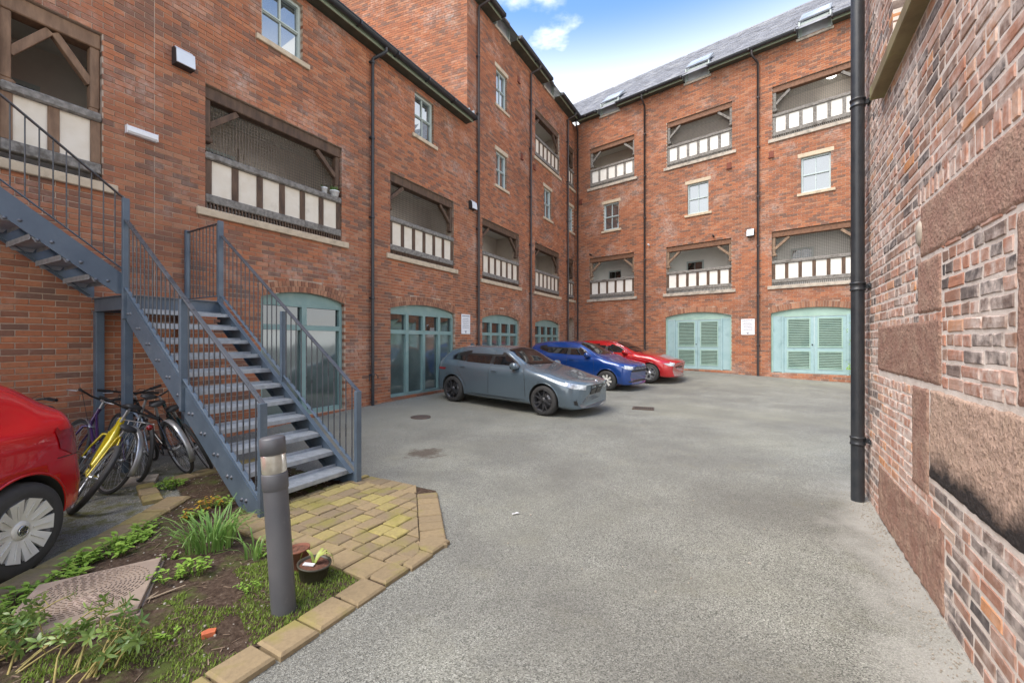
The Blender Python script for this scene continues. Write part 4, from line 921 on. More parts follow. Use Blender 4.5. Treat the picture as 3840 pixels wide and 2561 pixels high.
while k < ln:                                      # raked border
    L_ = .148; a = Vector(ax)+dg*(k+.004)+dn*.003; b = Vector(ax)+dg*(k+L_-.004)+dn*.003; o_ = dn*.21
    paver([tuple(a), tuple(b), tuple(b+o_), tuple(a+o_)], .030, -.04, PAVE, rg, .009, rg.uniform(.15, .6)); k += L_
for k in range(6): paver(clip_poly([(3.37, 3.72+k*.165), (3.56, 3.72+k*.165), (3.56, 3.88+k*.165), (3.37, 3.88+k*.165)], [(dn.x, dn.y, hpd[2]+.002)]) or [(3.4, 3.7), (3.41, 3.7), (3.4, 3.71)], .032, -.04, PAVE, rg, .009)
for k in range(8): paver([(2.0+k*.195, 3.585+.09*(k*.195/1.5)*.6), (2.19+k*.195, 3.585+.09*(k*.195/1.5)*.6), (2.19+k*.195, 3.695), (2.0+k*.195, 3.695)], .038, -.04, PAVE, rg)
KERB = link('garden_kerb', None, kind='structure'); rg = random.Random(31)
s_ = -1.1
while s_ < 2.72:
    L_ = rg.uniform(.225, .255); j = rg.uniform(-.012, .012)
    paver([(s_+.005, 5.31+j), (min(s_+L_, 2.72)-.005, 5.31+j), (min(s_+L_, 2.72)-.005, 5.515+j), (s_+.005, 5.515+j)], .034, -.05, KERB, rg, .012, rg.uniform(.25, .6), 'kerb_stone'); s_ += L_
def kerb_run(p, q, w, zt=.045):
    p = Vector(p); q = Vector(q); d = (q-p); L = d.length; d.normalize(); nn = Vector((-d.y, d.x)); k = 0
    while k < L-.05:
        l = min(rg.uniform(.225, .245), L-k); a = p+d*(k+.004); b = p+d*(k+l-.004); j = nn*rg.uniform(-.008, .008)
        paver([tuple(a+j), tuple(b+j), tuple(b+nn*w+j), tuple(a+nn*w+j)], zt, -.05, KERB, rg, .016, rg.uniform(.3, .85), 'kerb_stone', lambda x, y: (x, y)); k += l
kerb_run((-2.87, .6), (-3.17, 3.95), .22); kerb_run((-3.17, 3.95), (-3.22, 4.30), .24); kerb_run((-3.46, 4.24), (-3.95, 4.72), .16, .05)
kerb_run(W2(2.35, 1.95), W2(3.4, 1.95), .16, .05)
# ================================================================== STEEL STAIRCASE (yard coordinates: s along the low range, t out from it)
ST = thing('metal_staircase', 'blue grey steel staircase with galvanised treads climbing to the low brick range', 'staircase', ML)
def V(s, t, z): return (s, -t, z)
SL, SR = 2.27, 3.32
def zst(t): return 2.17-.75*(t-.98)                 # top edge of the lower stringers
TR = 2.155
def plate(poly, s, th, name, sgn):
    m = MB(); m.prism(poly, lambda p, k: V(s-th/2 if k == 0 else s+th/2, p[0], p[1]))
    # flange strips towards the treads
    for a, b in (((.98, 2.17), (3.70, .13)), ((.98, 1.86), (3.46, .0))): m.beam(V(s+sgn*.028, *a), V(s+sgn*.028, *b), .05, .008, (0, .6, .8))
    return clean(m.obj(name, MAT['steel'], ST))
pl = [(.98, 2.17), (3.735, .104), (3.735, .0), (3.44, .0), (.98, 1.85)]
plate(pl, SL, .012, 'stringer', 1); plate(pl, SR, .012, 'stringer', -1)
tm = MB(); tm.box(SL+.012, SR-.012, 0, .245, -.004, .0); tm.box(SL+.012, SR-.012, 0, .004, -.045, -.004); tm.box(SL+.012, SR-.012, .241, .245, -.03, .03)
rg = random.Random(2)
for i in range(24):                                  # raised tread pattern
    for j in range(5): tm.box(SL+.05+i*.0405, SL+.075+i*.0405, .02+j*.045, .028+j*.045, .0, .0025)
for i in range(25): tm.box(SL+.03+i*.041, SL+.045+i*.041, -.0025, .0, -.036, -.012)
tmesh = tm.mesh('tread', MAT['galv'])
bm_ = MB(); bm_.prism([(0, 0), (.2, 0), (.2, -.035), (.03, -.035)], lambda p, k: (0 if k == 0 else .02, p[0]+.02, p[1]-.005)); brm = bm_.mesh('tread_bracket', MAT['galv'])
for i in range(11):
    T_ = link('tread', tmesh, ST, Matrix.Translation(V(0, 3.66-.24*i, .165+.18*i)))
    for s in (SL+.014, SR-.036): link('tread_bracket', brm, T_, Matrix.Translation((s, 0, 0)))
# landing
m = MB(); m.box(SL+.01, SR-.01, -.975, -.03, TR-.006, TR); m.obj('landing_plate', MAT['galv'], ST)
for a, b in ((V(SL, .98, 2.065), V(SR, .98, 2.065)), (V(SL, .03, 2.065), V(SR, .03, 2.065)), (V(SL, .03, 2.065), V(SL, .98, 2.065)), (V(SR, .03, 2.065), V(SR, .98, 2.065))):
    m = MB(); m.beam(a, b, .012, .17); m.beam(Vector(a)+Vector((0, 0, .083)), Vector(b)+Vector((0, 0, .083)), .07, .01); m.beam(Vector(a)-Vector((0, 0, .083)), Vector(b)-Vector((0, 0, .083)), .07, .01); m.obj('landing_beam', MAT['steel'], ST)
for s, t in ((SL+.02, .93), (SL+.02, .09), (SR-.04, .09)):
    m = MB(); m.box(s-.045, s+.045, -t-.045, -t+.045, 0, 1.98); bevel(m.obj('support_post', MAT['steel'], ST), .008)
def newel(s, t, z0, z1, w=.07):
    m = MB(); m.box(s-w/2, s+w/2, -t-w*.32, -t+w*.32, z0, z1); bevel(m.obj('newel_post', MAT['steel'], ST), .006)
newel(SL-.01, .98, 1.86, 3.315); newel(SL-.01, 2.364, .86, 2.03); newel(SL-.01, 3.76, 0, 1.04)
newel(SR+.01, .955, 1.9, 3.31); newel(SR+.01, 2.412, 1.0, 1.97); newel(SR+.01, 3.755, 0, 1.04); newel(SR+.01, .03, 2.0, 3.29)
def rail(a, b, w, h, name, mat): m = MB(); m.beam(a, b, w, h); bevel(m.obj(name, MAT[mat], ST), .004)
for s, zt in ((SL-.01, 3.05), (SR+.01, 3.09)):
    rail(V(s, 1.0, zt), V(s, 3.77, 1.03), .05, .016, 'handrail', 'steel_dark'); rail(V(s, 1.0, 2.235), V(s, 3.74, .18), .04, .012, 'bottom_rail', 'steel')
rail(V(SR+.01, .03, 3.26), V(SR+.01, .955, 3.28), .045, .014, 'handrail', 'steel_dark')
rail(V(SR+.01, .03, 2.24), V(SR+.01, .955, 2.24), .04, .012, 'bottom_rail', 'steel')
def bal_mesh(h, r=.0068): q = MB(); q.tube([(0, 0, 0), (0, 0, h)], r, 6, cap=False); return q.mesh('baluster', MAT['steel_dark'])
bl_ = bal_mesh(.86)
for s in (SL-.01, SR+.01):
    for k in range(27):
        t = 1.075+.0995*k
        if abs(t-2.39) > .045: link('baluster', bl_, ST, Matrix.Translation(V(s, t, 2.235-.75*(t-1.0)+.002)))
bl2 = bal_mesh(1.02)
for k in range(9): link('baluster', bl2, ST, Matrix.Translation(V(SR+.01, .11+.0935*k, 2.245)))
# upper flight, running up along the range
def up(s): return 2.407+.776*(2.235-s)
E0 = -.9
for t in (.95, .10):
    m = MB(); poly = [(2.24, up(2.24)), (2.24, 2.16), (2.185, 2.16), (E0, up(E0)-.265), (E0, up(E0))]; th = .012
    m.prism(poly, lambda p, k: V(p[0], t-th/2 if k == 0 else t+th/2, p[1])); sg = -1 if t > .5 else 1
    m.beam(V(2.2, t+sg*.028, up(2.2)-.006), V(E0, t+sg*.028, up(E0)-.006), .05, .008, (.6, 0, .8)); m.beam(V(2.2, t+sg*.028, up(2.2)-.25), V(E0, t+sg*.028, up(E0)-.25), .05, .008, (.6, 0, .8))
    clean(m.obj('stringer', MAT['steel'], ST))
um = MB(); um.box(-.245, 0, .115, .935, -.004, 0); um.box(-.004, 0, .115, .935, -.045, -.004); um.box(-.245, -.241, .115, .935, -.03, .03)
ume = um.mesh('tread', MAT['galv'])
ub = MB(); ub.prism([(0, 0), (-.22, 0), (-.19, -.045), (-.03, -.045)], lambda p, k: (p[0]-.01, 0 if k == 0 else .02, p[1]-.006)); ubm = ub.mesh('tread_bracket', MAT['galv'])
bo = MB(); bo.lathe([(0, -.012), (.011, -.012), (.013, -.004), (.02, -.002), (.02, .004)], 10, 'y'); bom = bo.mesh('bolt', MAT['bolt'])
for i in range(12):
    s = 2.19-.232*i; z = 2.335+.18*i
    T_ = link('tread', ume, ST, Matrix.Translation((s, -1.05, z)))
    link('tread_bracket', ubm, T_, Matrix.Translation((0, .115, 0))); link('tread_bracket', ubm, T_, Matrix.Translation((0, .915, 0)))
    for dx in (-.16, -.055): link('bolt', bom, ST, Matrix.Translation((s+dx-.03, -.957, z-.03)))
for i in range(11):
    for dx in (.10, .17): link('bolt', bom, ST, Matrix.Translation(V(SL-.006, 3.60-.24*i-dx, .12+.18*i)) @ Matrix.Rotation(R(-90), 4, 'Z'))
rail(V(2.27, .95, 3.305), V(E0, .95, 3.305+.779*(2.27-E0)), .045, .014, 'handrail', 'steel_dark'); rail(V(2.25, .95, 2.455), V(E0, .95, 2.455+.789*(2.25-E0)), .035, .01, 'bottom_rail', 'steel')
bl3 = bal_mesh(.85)
for k in range(29): s = 2.17-.1035*k; link('baluster', bl3, ST, Matrix.Translation(V(s, .95, 2.455+.786*(2.25-s))))

zu = up(E0)-.02                                      # top landing the upper flight runs on to
m = MB(); m.box(-2.0, E0, -.98, -.02, zu-.006, zu); m.obj('landing_plate', MAT['galv'], ST)
for a, b in ((V(-2.0, .98, zu-.09), V(E0, .98, zu-.09)), (V(-2.0, .03, zu-.09), V(E0, .03, zu-.09)), (V(-2.0, .03, zu-.09), V(-2.0, .98, zu-.09))):
    m = MB(); m.beam(a, b, .012, .16); m.obj('landing_beam', MAT['steel'], ST)
newel(E0, .95, zu-.25, zu+1.1); newel(-2.0, .95, zu-.2, zu+1.1)
for s in (-1.95, E0-.05):
    m = MB(); m.box(s-.045, s+.045, -.95, -.86, 0, zu-.17); m.obj('support_post', MAT['steel'], ST)
rail(V(E0, .95, zu+1.06), V(-2.0, .95, zu+1.06), .045, .014, 'handrail', 'steel_dark'); rail(V(E0, .95, zu+.09), V(-2.0, .95, zu+.09), .035, .01, 'bottom_rail', 'steel')
bl4 = bal_mesh(.96)
for k in range(10): link('baluster', bl4, ST, Matrix.Translation(V(E0-.1-.1*k, .95, zu+.095)))

# ================================================================== BOLLARD LIGHT
bx0 = Vector((-1.335, 2.50, soil_z(-1.335, 2.50)-.03)); top = bx0+Vector((-.082, .02, 1.05)); ax_ = (top-bx0).normalized()
Mb = Matrix.Translation(bx0) @ ax_.to_track_quat('Z', 'Y').to_matrix().to_4x4()
MAT['bollard'] = M_('grey_bollard_paint', (.085, .085, .092), (.11, .108, .11), 3, .5, .08, .15, 50, .001, stain=(.17, .165, .16), ssc=9, sr=(.62, .8))
MAT['clear'] = M_('yellowed_clear_plastic', (.62, .58, .48), (.45, .40, .30), 14, .22, .1); MAT['clear'].node_tree.nodes['Principled BSDF'].inputs['Transmission Weight'].default_value = .55
BO = thing('bollard_light', 'leaning grey cylindrical bollard light with clear lens ring in the garden bed', 'bollard', Mb)
r_ = .066
m = MB(); m.lathe([(r_, 0), (r_, .74)], 32); m.obj('post', MAT['bollard'], BO)
m = MB(); m.lathe([(r_, .738), (r_+.004, .742), (r_+.004, .83), (r_+.002, .834), (.03, .835)], 32); m.obj('collar', MAT['bollard'], BO)
m = MB(); m.lathe([(r_-.002, .836), (r_+.001, .845), (r_+.001, .935), (r_-.002, .944)], 32); m.obj('lens', MAT['clear'], BO)
m = MB(); m.lathe([(.022, .836), (.022, .92), (.034, .92), (.034, .944)], 16); m.obj('lamp', MAT['white'], BO)
m = MB(); m.lathe([(r_-.004, .943), (r_+.003, .945), (r_+.003, 1.035), (r_-.006, 1.045), (0, 1.047)], 32); m.obj('cap', MAT['bollard'], BO)

# ================================================================== THINGS LYING IN THE BED
def cover():
    A = Vector((-2.42, 2.95)); B = Vector((-2.10, 2.40)); ang = math.atan2(B.y-A.y, B.x-A.x)
    T = thing('access_cover', 'rectangular pinkish brown inspection cover with moulded tread pattern lying in the bed', 'manhole cover', Matrix.Translation((A.x, A.y, .105)) @ Matrix.Rotation(ang, 4, 'Z') @ Matrix.Rotation(R(2), 4, 'X'))
    L_, w_ = .66, .60
    m = MB(); m.box(0, L_, -w_, 0, -.03, 0); m.box(-.012, L_+.012, -w_-.012, .012, -.06, -.031); bevel(m.obj('lid', MAT['cover'], T), .006)
    m = MB(); c = Vector((L_*.42, -w_*.5))
    for k in range(1, 13):
        r = .022*k+.01; n = max(6, int(2*math.pi*r/.038))
        for j in range(n):
            a0 = 2*math.pi*j/n+k*.3; a1 = a0+.022/r*1.05; pts = []
            for q in range(4):
                a = a0+(a1-a0)*q/3; pts.append((c.x+r*math.cos(a), c.y+r*math.sin(a)))
            if all(.02 < p[0] < L_-.02 and -w_+.02 < p[1] < -.02 for p in pts):
                for u, v in zip(pts, pts[1:]): m.beam((u[0], u[1], .002), (v[0], v[1], .002), .006, .007)
    m.obj('tread_pattern', MAT['cover'], T)
MAT['cover'] = M_('pinkish_brown_moulded_lid', (.30, .235, .18), (.235, .18, .14), 7, .75, .08, .2, 60, .002, stain=(.40, .31, .25), ssc=4)
cover()
MAT['terracotta'] = M_('terracotta', (.22, .085, .05), (.16, .06, .038), 9, .8, .06); MAT['potplastic'] = M_('dark_olive_plastic', (.060, .055, .035), (.045, .04, .028), 9, .5, .06)
MAT['compost'] = M_('bark_compost', (.17, .07, .04), (.09, .04, .025), 40, .95, .03, .8, 60, .008); MAT['wilt'] = M_('wilted_leaf', (.36, .40, .10), (.22, .30, .06), 9, .5, .06)
def pot(x, y, r, h, label, mat, ribs=0, tilt=0):
    T = thing('plant_pot', label, 'plant pot', Matrix.Translation((x, y, soil_z(x, y)-.004)) @ Matrix.Rotation(R(tilt), 4, 'Y'))
    m = MB(); n = 48; rows = []
    for rr, hh in ((.78, 0), (.98, h*.9), (1.06, h*.9), (1.08, h), (.97, h), (.9, h*.86)): rows.append([(r*rr*(1+(.03*math.cos(k*ribs*2*math.pi/n) if hh < h*.88 else 0))*math.cos(k*2*math.pi/n), r*rr*(1+(.03*math.cos(k*ribs*2*math.pi/n) if hh < h*.88 else 0))*math.sin(k*2*math.pi/n), hh) for k in range(n)])
    m.grid(rows, closed=True); m.obj('pot', MAT[mat], T)
    m = MB(); rg = random.Random(3); rows = [[(r*.93*q*math.cos(k*.524), r*.93*q*math.sin(k*.524), h*.86+rg.uniform(0, .012)) for k in range(12)] for q in (1, .66, .33, .02)]; m.grid(rows, closed=True); m.obj('compost', MAT['compost'], T)
    return T
P1 = pot(-1.315, 2.815, .098, .115, 'ribbed dark plant pot with wilted stems standing behind the bollard', 'potplastic', 24, 6); P2 = pot(-1.47, 2.95, .072, .15, 'small terracotta pot of compost between bollard and paving', 'terracotta', 0, -4)
def ribbon(m, pts, w, up=(0, 0, 1), t=0.):
    pts = [Vector(p) for p in pts]; rows = []
    for i, p in enumerate(pts):
        d = (pts[min(i+1, len(pts)-1)]-pts[max(i-1, 0)]).normalized(); a = d.cross(Vector(up))
        if a.length < .05: a = d.cross(Vector((1, 0, 0)))
        a = a.normalized()*w*(1-.75*(i/(len(pts)-1))**2)/2; rows.append([p-a, p+a])
    m.grid(rows, t=t)
m = MB()
for a, l in ((.3, .12), (.8, .14), (1.3, .10), (2.8, .11)):
    c, s = math.cos(a), math.sin(a); ribbon(m, [(0, 0, .1), (c*.03, s*.03, .16), (c*.07, s*.07, .18), (c*.11, s*.11, .15), (c*(.11+l*.15), s*(.11+l*.15), .15-l*.6)], .022)
m.obj('stems', MAT['wilt'], P1); bxo('plant_label', -.06, .01, -.04, -.01, .11, .116, 'white', P1)
T = thing('brick_fragment', 'small orange brick fragment lying on the soil', 'brick', Matrix.Translation((-1.60, 2.25, soil_z(-1.60, 2.25)+.004)) @ Matrix.Rotation(.6, 4, 'Z'))
m = MB(); m.prism([(-.03, -.018), (.028, -.022), (.034, .012), (.0, .026), (-.032, .014)], lambda p, k: (p[0], p[1], .018 if k == 0 else -.01)); bevel(m.obj('fragment', MAT['orangebrick'], T), .004) if False else None
MAT['orangebrick'] = M_('orange_brick', (.50, .13, .05), (.38, .10, .045), 30, .9, .04); clean(m.obj('fragment', MAT['orangebrick'], T))
MAT['twig'] = M_('bleached_twig', (.36, .28, .19), (.24, .18, .12), 20, .85, .05)
T = thing('stick', 'long bleached stick lying on the soil beside the inspection cover', 'stick'); pts = []
for k in range(11): f = k/10; x = -2.36+.34*f; y = 2.33+.31*f; pts.append((x, y, soil_z(x, y)+.014+.006*math.sin(f*7)))
m = MB(); m.tube(pts, [.010-.0006*k for k in range(11)], 7); m.tube([pts[6], tuple(Vector(pts[6])+Vector((.03, .05, .02)))], [.006, .003], 5); m.obj('branch', MAT['twig'], T)
T = thing('paving_slab', 'loose broken paving slab lying by the wheels of the cycles', 'slab', Matrix.Translation((-4.17, 4.80, .03)) @ Matrix.Rotation(.5, 4, 'Z') @ Matrix.Rotation(R(10), 4, 'X'))
m = MB(); m.box(-.14, .14, -.09, .09, -.02, .02); bevel(m.obj('slab', MAT['stone_grey'], T), .006)
# ================================================================== CARS (local frame: nose at x = 0 pointing +x, y left, z up)
def pchip(xs, ys, x):
    n = len(xs)
    if x <= xs[0]: return ys[0]
    if x >= xs[-1]: return ys[-1]
    h = [xs[i+1]-xs[i] for i in range(n-1)]; d = [(ys[i+1]-ys[i])/h[i] for i in range(n-1)]
    def tg(i):
        if i == 0: return d[0]
        if i == n-1: return d[-1]
        if d[i-1]*d[i] <= 0: return 0.
        w1 = 2*h[i]+h[i-1]; w2 = h[i]+2*h[i-1]; return (w1+w2)/(w1/d[i-1]+w2/d[i])
    i = max(k for k in range(n-1) if xs[k] <= x); t = (x-xs[i])/h[i]
    return (1+2*t)*(1-t)**2*ys[i]+t*(1-t)**2*h[i]*tg(i)+t*t*(3-2*t)*ys[i+1]+t*t*(t-1)*h[i]*tg(i+1)
MAT['tyre'] = M_('tyre_rubber', (.030, .029, .028), (.045, .044, .042), 18, .75, .08, .3, 80, .002)
MAT['trim'] = M_('black_trim', (.012, .012, .013), (.018, .018, .018), 9, .35, .08)
MAT['chrome'] = M_('chrome', (.75, .76, .78), (.68, .69, .71), 4, .12, .03, metal=1.)
MAT['alloy'] = M_('silver_alloy', (.55, .56, .57), (.46, .47, .48), 6, .32, .06, metal=.75)
MAT['hubcap'] = M_('silver_plastic_trim', (.66, .65, .60), (.58, .57, .53), 7, .4, .06, metal=.1)
MAT['alloy_dark'] = M_('dark_alloy', (.055, .055, .058), (.08, .08, .085), 6, .35, .06, metal=.5)
MAT['headlamp'] = M_('headlamp_glass', (.62, .65, .68), (.30, .32, .34), 16, .12, .05, metal=.3, coat=.8)
MAT['tail_red'] = M_('red_tail_lamp', (.30, .006, .012), (.20, .004, .008), 12, .15, .05, coat=.8)
MAT['plate'] = M_('number_plate', (.72, .72, .73), (.60, .60, .62), 30, .4, .05)
MAT['brake'] = M_('brake_disc', (.20, .20, .21), (.14, .14, .15), 9, .4, .1, metal=.8); MAT['caliper'] = M_('blue_caliper', (.02, .03, .20), None, 5, .4, .05)
def paint(name, c, c2=None):
    m = M_(name, c, c2 or tuple(x*.93 for x in c), 1.3, .24, .03, coat=1., metal=.25); return m
def rows_of(p):
    """control sections (x, zc, zr, yr, zb, yb, zh, yh, zm, ym, zs, ys) from a few dimensions"""
    L, W, H = p['L'], p['W'], p['H']; nz_, hz_ = p['nose'], p['hood']; cx_, cz_ = p['cowl']; hx, rx = p['hdr'], p['roofx']; tx, tz = p['tail']; bf, br = p['belt']; s = p['sill']
    r = []
    def a(*v): r.append(v)
    a(0, nz_-.075, nz_-.08, .44*W, nz_-.11, .60*W, nz_-.18, .68*W, .42, .72*W, s+.03, .70*W)
    a(-.015, nz_-.045, nz_-.05, .48*W, nz_-.08, .67*W, nz_-.16, .775*W, .42, .81*W, s+.012, .78*W)
    a(-.05, nz_-.015, nz_-.02, .52*W, nz_-.045, .735*W, nz_-.14, .865*W, .42, .895*W, s, .855*W)
    a(-.16, nz_+.02, nz_+.014, .55*W, nz_-.015, .80*W, nz_-.12, .935*W, .44, .955*W, s-.01, .90*W)
    a(-.42, nz_+(hz_-nz_)*.38, nz_+(hz_-nz_)*.38-.006, .58*W, nz_+.03, .85*W, nz_-.06, .97*W, .47, .98*W, s, .92*W)
    a(-.87, hz_, hz_-.01, .63*W, hz_-.05, .875*W, hz_-.16, .99*W, .5, .985*W, s, .93*W)
    a(cx_+.18, cz_-.02, cz_-.035, .68*W, bf-.03, .89*W, bf-.14, .99*W, .5, .975*W, s, .935*W)
    a(cx_, cz_+.02, cz_-.0, .73*W, bf, .895*W, bf-.13, .985*W, .5, .97*W, s, .935*W)
    q = (cx_+hx)/2; a(q, cz_+(H-.05-cz_)*.56, cz_+(H-.11-cz_)*.50, .685*W, bf+.005, .895*W, bf-.125, .985*W, .5, .97*W, s, .935*W)
    a(hx, H-.045, H-.115, .64*W, bf+.01, .89*W, bf-.12, .985*W, .5, .97*W, s, .935*W)
    a(rx, H, H-.07, .625*W, bf+(br-bf)*.3, .89*W, bf-.11, .99*W, .5, .975*W, s, .935*W)
    x2 = rx+(tx-rx)*.55; a(x2, H-.02, H-.085, .61*W, bf+(br-bf)*.65, .885*W, bf-.09, .995*W, .52, .985*W, s+.01, .935*W)
    a(tx+.25, tz+.06, tz-.02, .585*W, br-.02, .86*W, br-.15, .99*W, .54, .985*W, s+.03, .93*W)
    a(tx, tz, tz-.07, .56*W, br, .83*W, br-.15, .97*W, .55, .97*W, s+.05, .92*W)
    tb = p['tailbelt']; x3 = tx+(-L-tx)*.55
    a(x3, tb+.10+p.get('tl', 0), tb+.06+p.get('tl', 0), .56*W, tb+.02, .80*W, tb-.10, .93*W, .55, .94*W, s+.07, .90*W)
    a(-L+.05, tb-.10, tb-.11, .56*W, tb-.14, .76*W, .62, .86*W, .52, .89*W, s+.09, .85*W)
    a(-L, tb-.24, tb-.25, .5*W, tb-.27, .66*W, .56, .76*W, .50, .80*W, s+.13, .78*W)
    return r[::-1]
def make_body(p, root, pm):
    R_ = rows_of(p); X = [r[0] for r in R_]; L = p['L']; W = p['W']; cols = [[r[k] for r in R_] for k in range(12)]
    xs = sorted(set([round(-L+L*k/95, 4) for k in range(96)]+[-.02, -.035, -.006, -.012, -.03, -.05, -.07, -.1, -.13, -L+.02, -L+.035, -L+.075]))
    def bow(x, y):
        f = max(0., 1+x/1.1)**1.5; g = max(0., 1-(x+L)/.8)**1.5; k = (abs(y)/W)**2.3
        return x-p.get('bowf', .34)*f*k+p.get('bowr', .2)*g*k
    grid = []
    for x in xs:
        v = [pchip(X, cols[k], x) for k in range(1, 12)]
        zc, zr, yr, zb, yb, zh, yh, zm, ym, zs, ys = v
        ctl = [(-yr*.55, zc+(zc-zr)*.0-.004), (0, zc), (yr*.55, zc-(zc-zr)*.22), (yr, zr), (yb, zb), (yh, zh), (ym, zm), (ys, zs+.04), (ys-.06, zs), (0, zs)]
        pts = []
        for i in range(1, len(ctl)-1):
            P0, P1, P2 = ctl[i-1], ctl[i], ctl[i+1]; P3 = ctl[min(i+2, len(ctl)-1)]; n = (3, 4, 4, 6, 4, 6, 5, 2, 1)[min(i-1, 8)]
            for k in range(n):
                t = k/n
                if i >= 7: q = [P1[j]+(P2[j]-P1[j])*t for j in (0, 1)]
                else: q = [.5*(2*P1[j]+(P2[j]-P0[j])*t+(2*P0[j]-5*P1[j]+4*P2[j]-P3[j])*t*t+(3*P1[j]-P0[j]-3*P2[j]+P3[j])*t**3)*1. if False else (lambda m0, m1: (1+2*t)*(1-t)**2*P1[j]+t*(1-t)**2*m0+t*t*(3-2*t)*P2[j]+t*t*(t-1)*m1)((P2[j]-P0[j])*.38, (P3[j]-P1[j])*.38) for j in (0, 1)]
                pts.append((max(0., q[0]), q[1]))
        pts.append(ctl[-1]); grid.append([(bow(x, y), y, z) for y, z in pts])
    n = len(grid[0]); full = []
    for row in grid: full.append([Vector(q) for q in row]+[Vector((q[0], -q[1], q[2])) for q in row[-2:0:-1]])
    Ra = p['wr']+.045
    m = MB(); nn = len(full[0]); b0 = 0
    for row in full: m.v += [tuple(q) for q in row]
    for i in range(len(full)-1):
        for j in range(nn):
            k = (j+1) % nn; f = (i*nn+j, (i+1)*nn+j, (i+1)*nn+k, i*nn+k)
            m.f.append(f); m.m.append(0); m.t.append(0); m.sm.append(True)
    for i in (0, len(full)-1): m.f.append(tuple(i*nn+j for j in range(nn))); m.m.append(0); m.t.append(0); m.sm.append(False)
    o = m.obj('body', [pm, MAT['trim']], root); clean(o, .0005)
    ct = MB()                                        # wheel wells are cut out of the shell
    for wx in p['axles']:
        for sg in (1, -1):
            ring = [(wx+Ra*math.cos(k*2*math.pi/56), p['wr']+Ra*math.sin(k*2*math.pi/56)) for k in range(56)]
            A = [(x, sg*(W-.34), z) for x, z in ring]; B = [(x, sg*(W+.3), z) for x, z in ring]
            ct.grid([A, B], 1, closed=True, smooth=True); ct.face(A[::-1], 1); ct.face(B, 1)
    co = ct.obj('cutter', [pm, MAT['trim']]); clean(co, .0001)
    co.matrix_world = root.matrix_world.copy() if False else Matrix.Identity(4)
    bpy.context.view_layer.update(); co.matrix_world = o.matrix_world; bpy.context.view_layer.update()
    md = o.modifiers.new('wells', 'BOOLEAN'); md.object = co; md.operation = 'DIFFERENCE'; md.solver = 'EXACT'
    bpy.context.view_layer.update(); me2 = bpy.data.meshes.new_from_object(o.evaluated_get(bpy.context.evaluated_depsgraph_get()))
    o.modifiers.clear(); o.data = me2; bpy.data.objects.remove(co)
    bm = bmesh.new(); bm.from_mesh(o.data); bv = BVHTree.FromBMesh(bm); bm.free()
    return o, bv
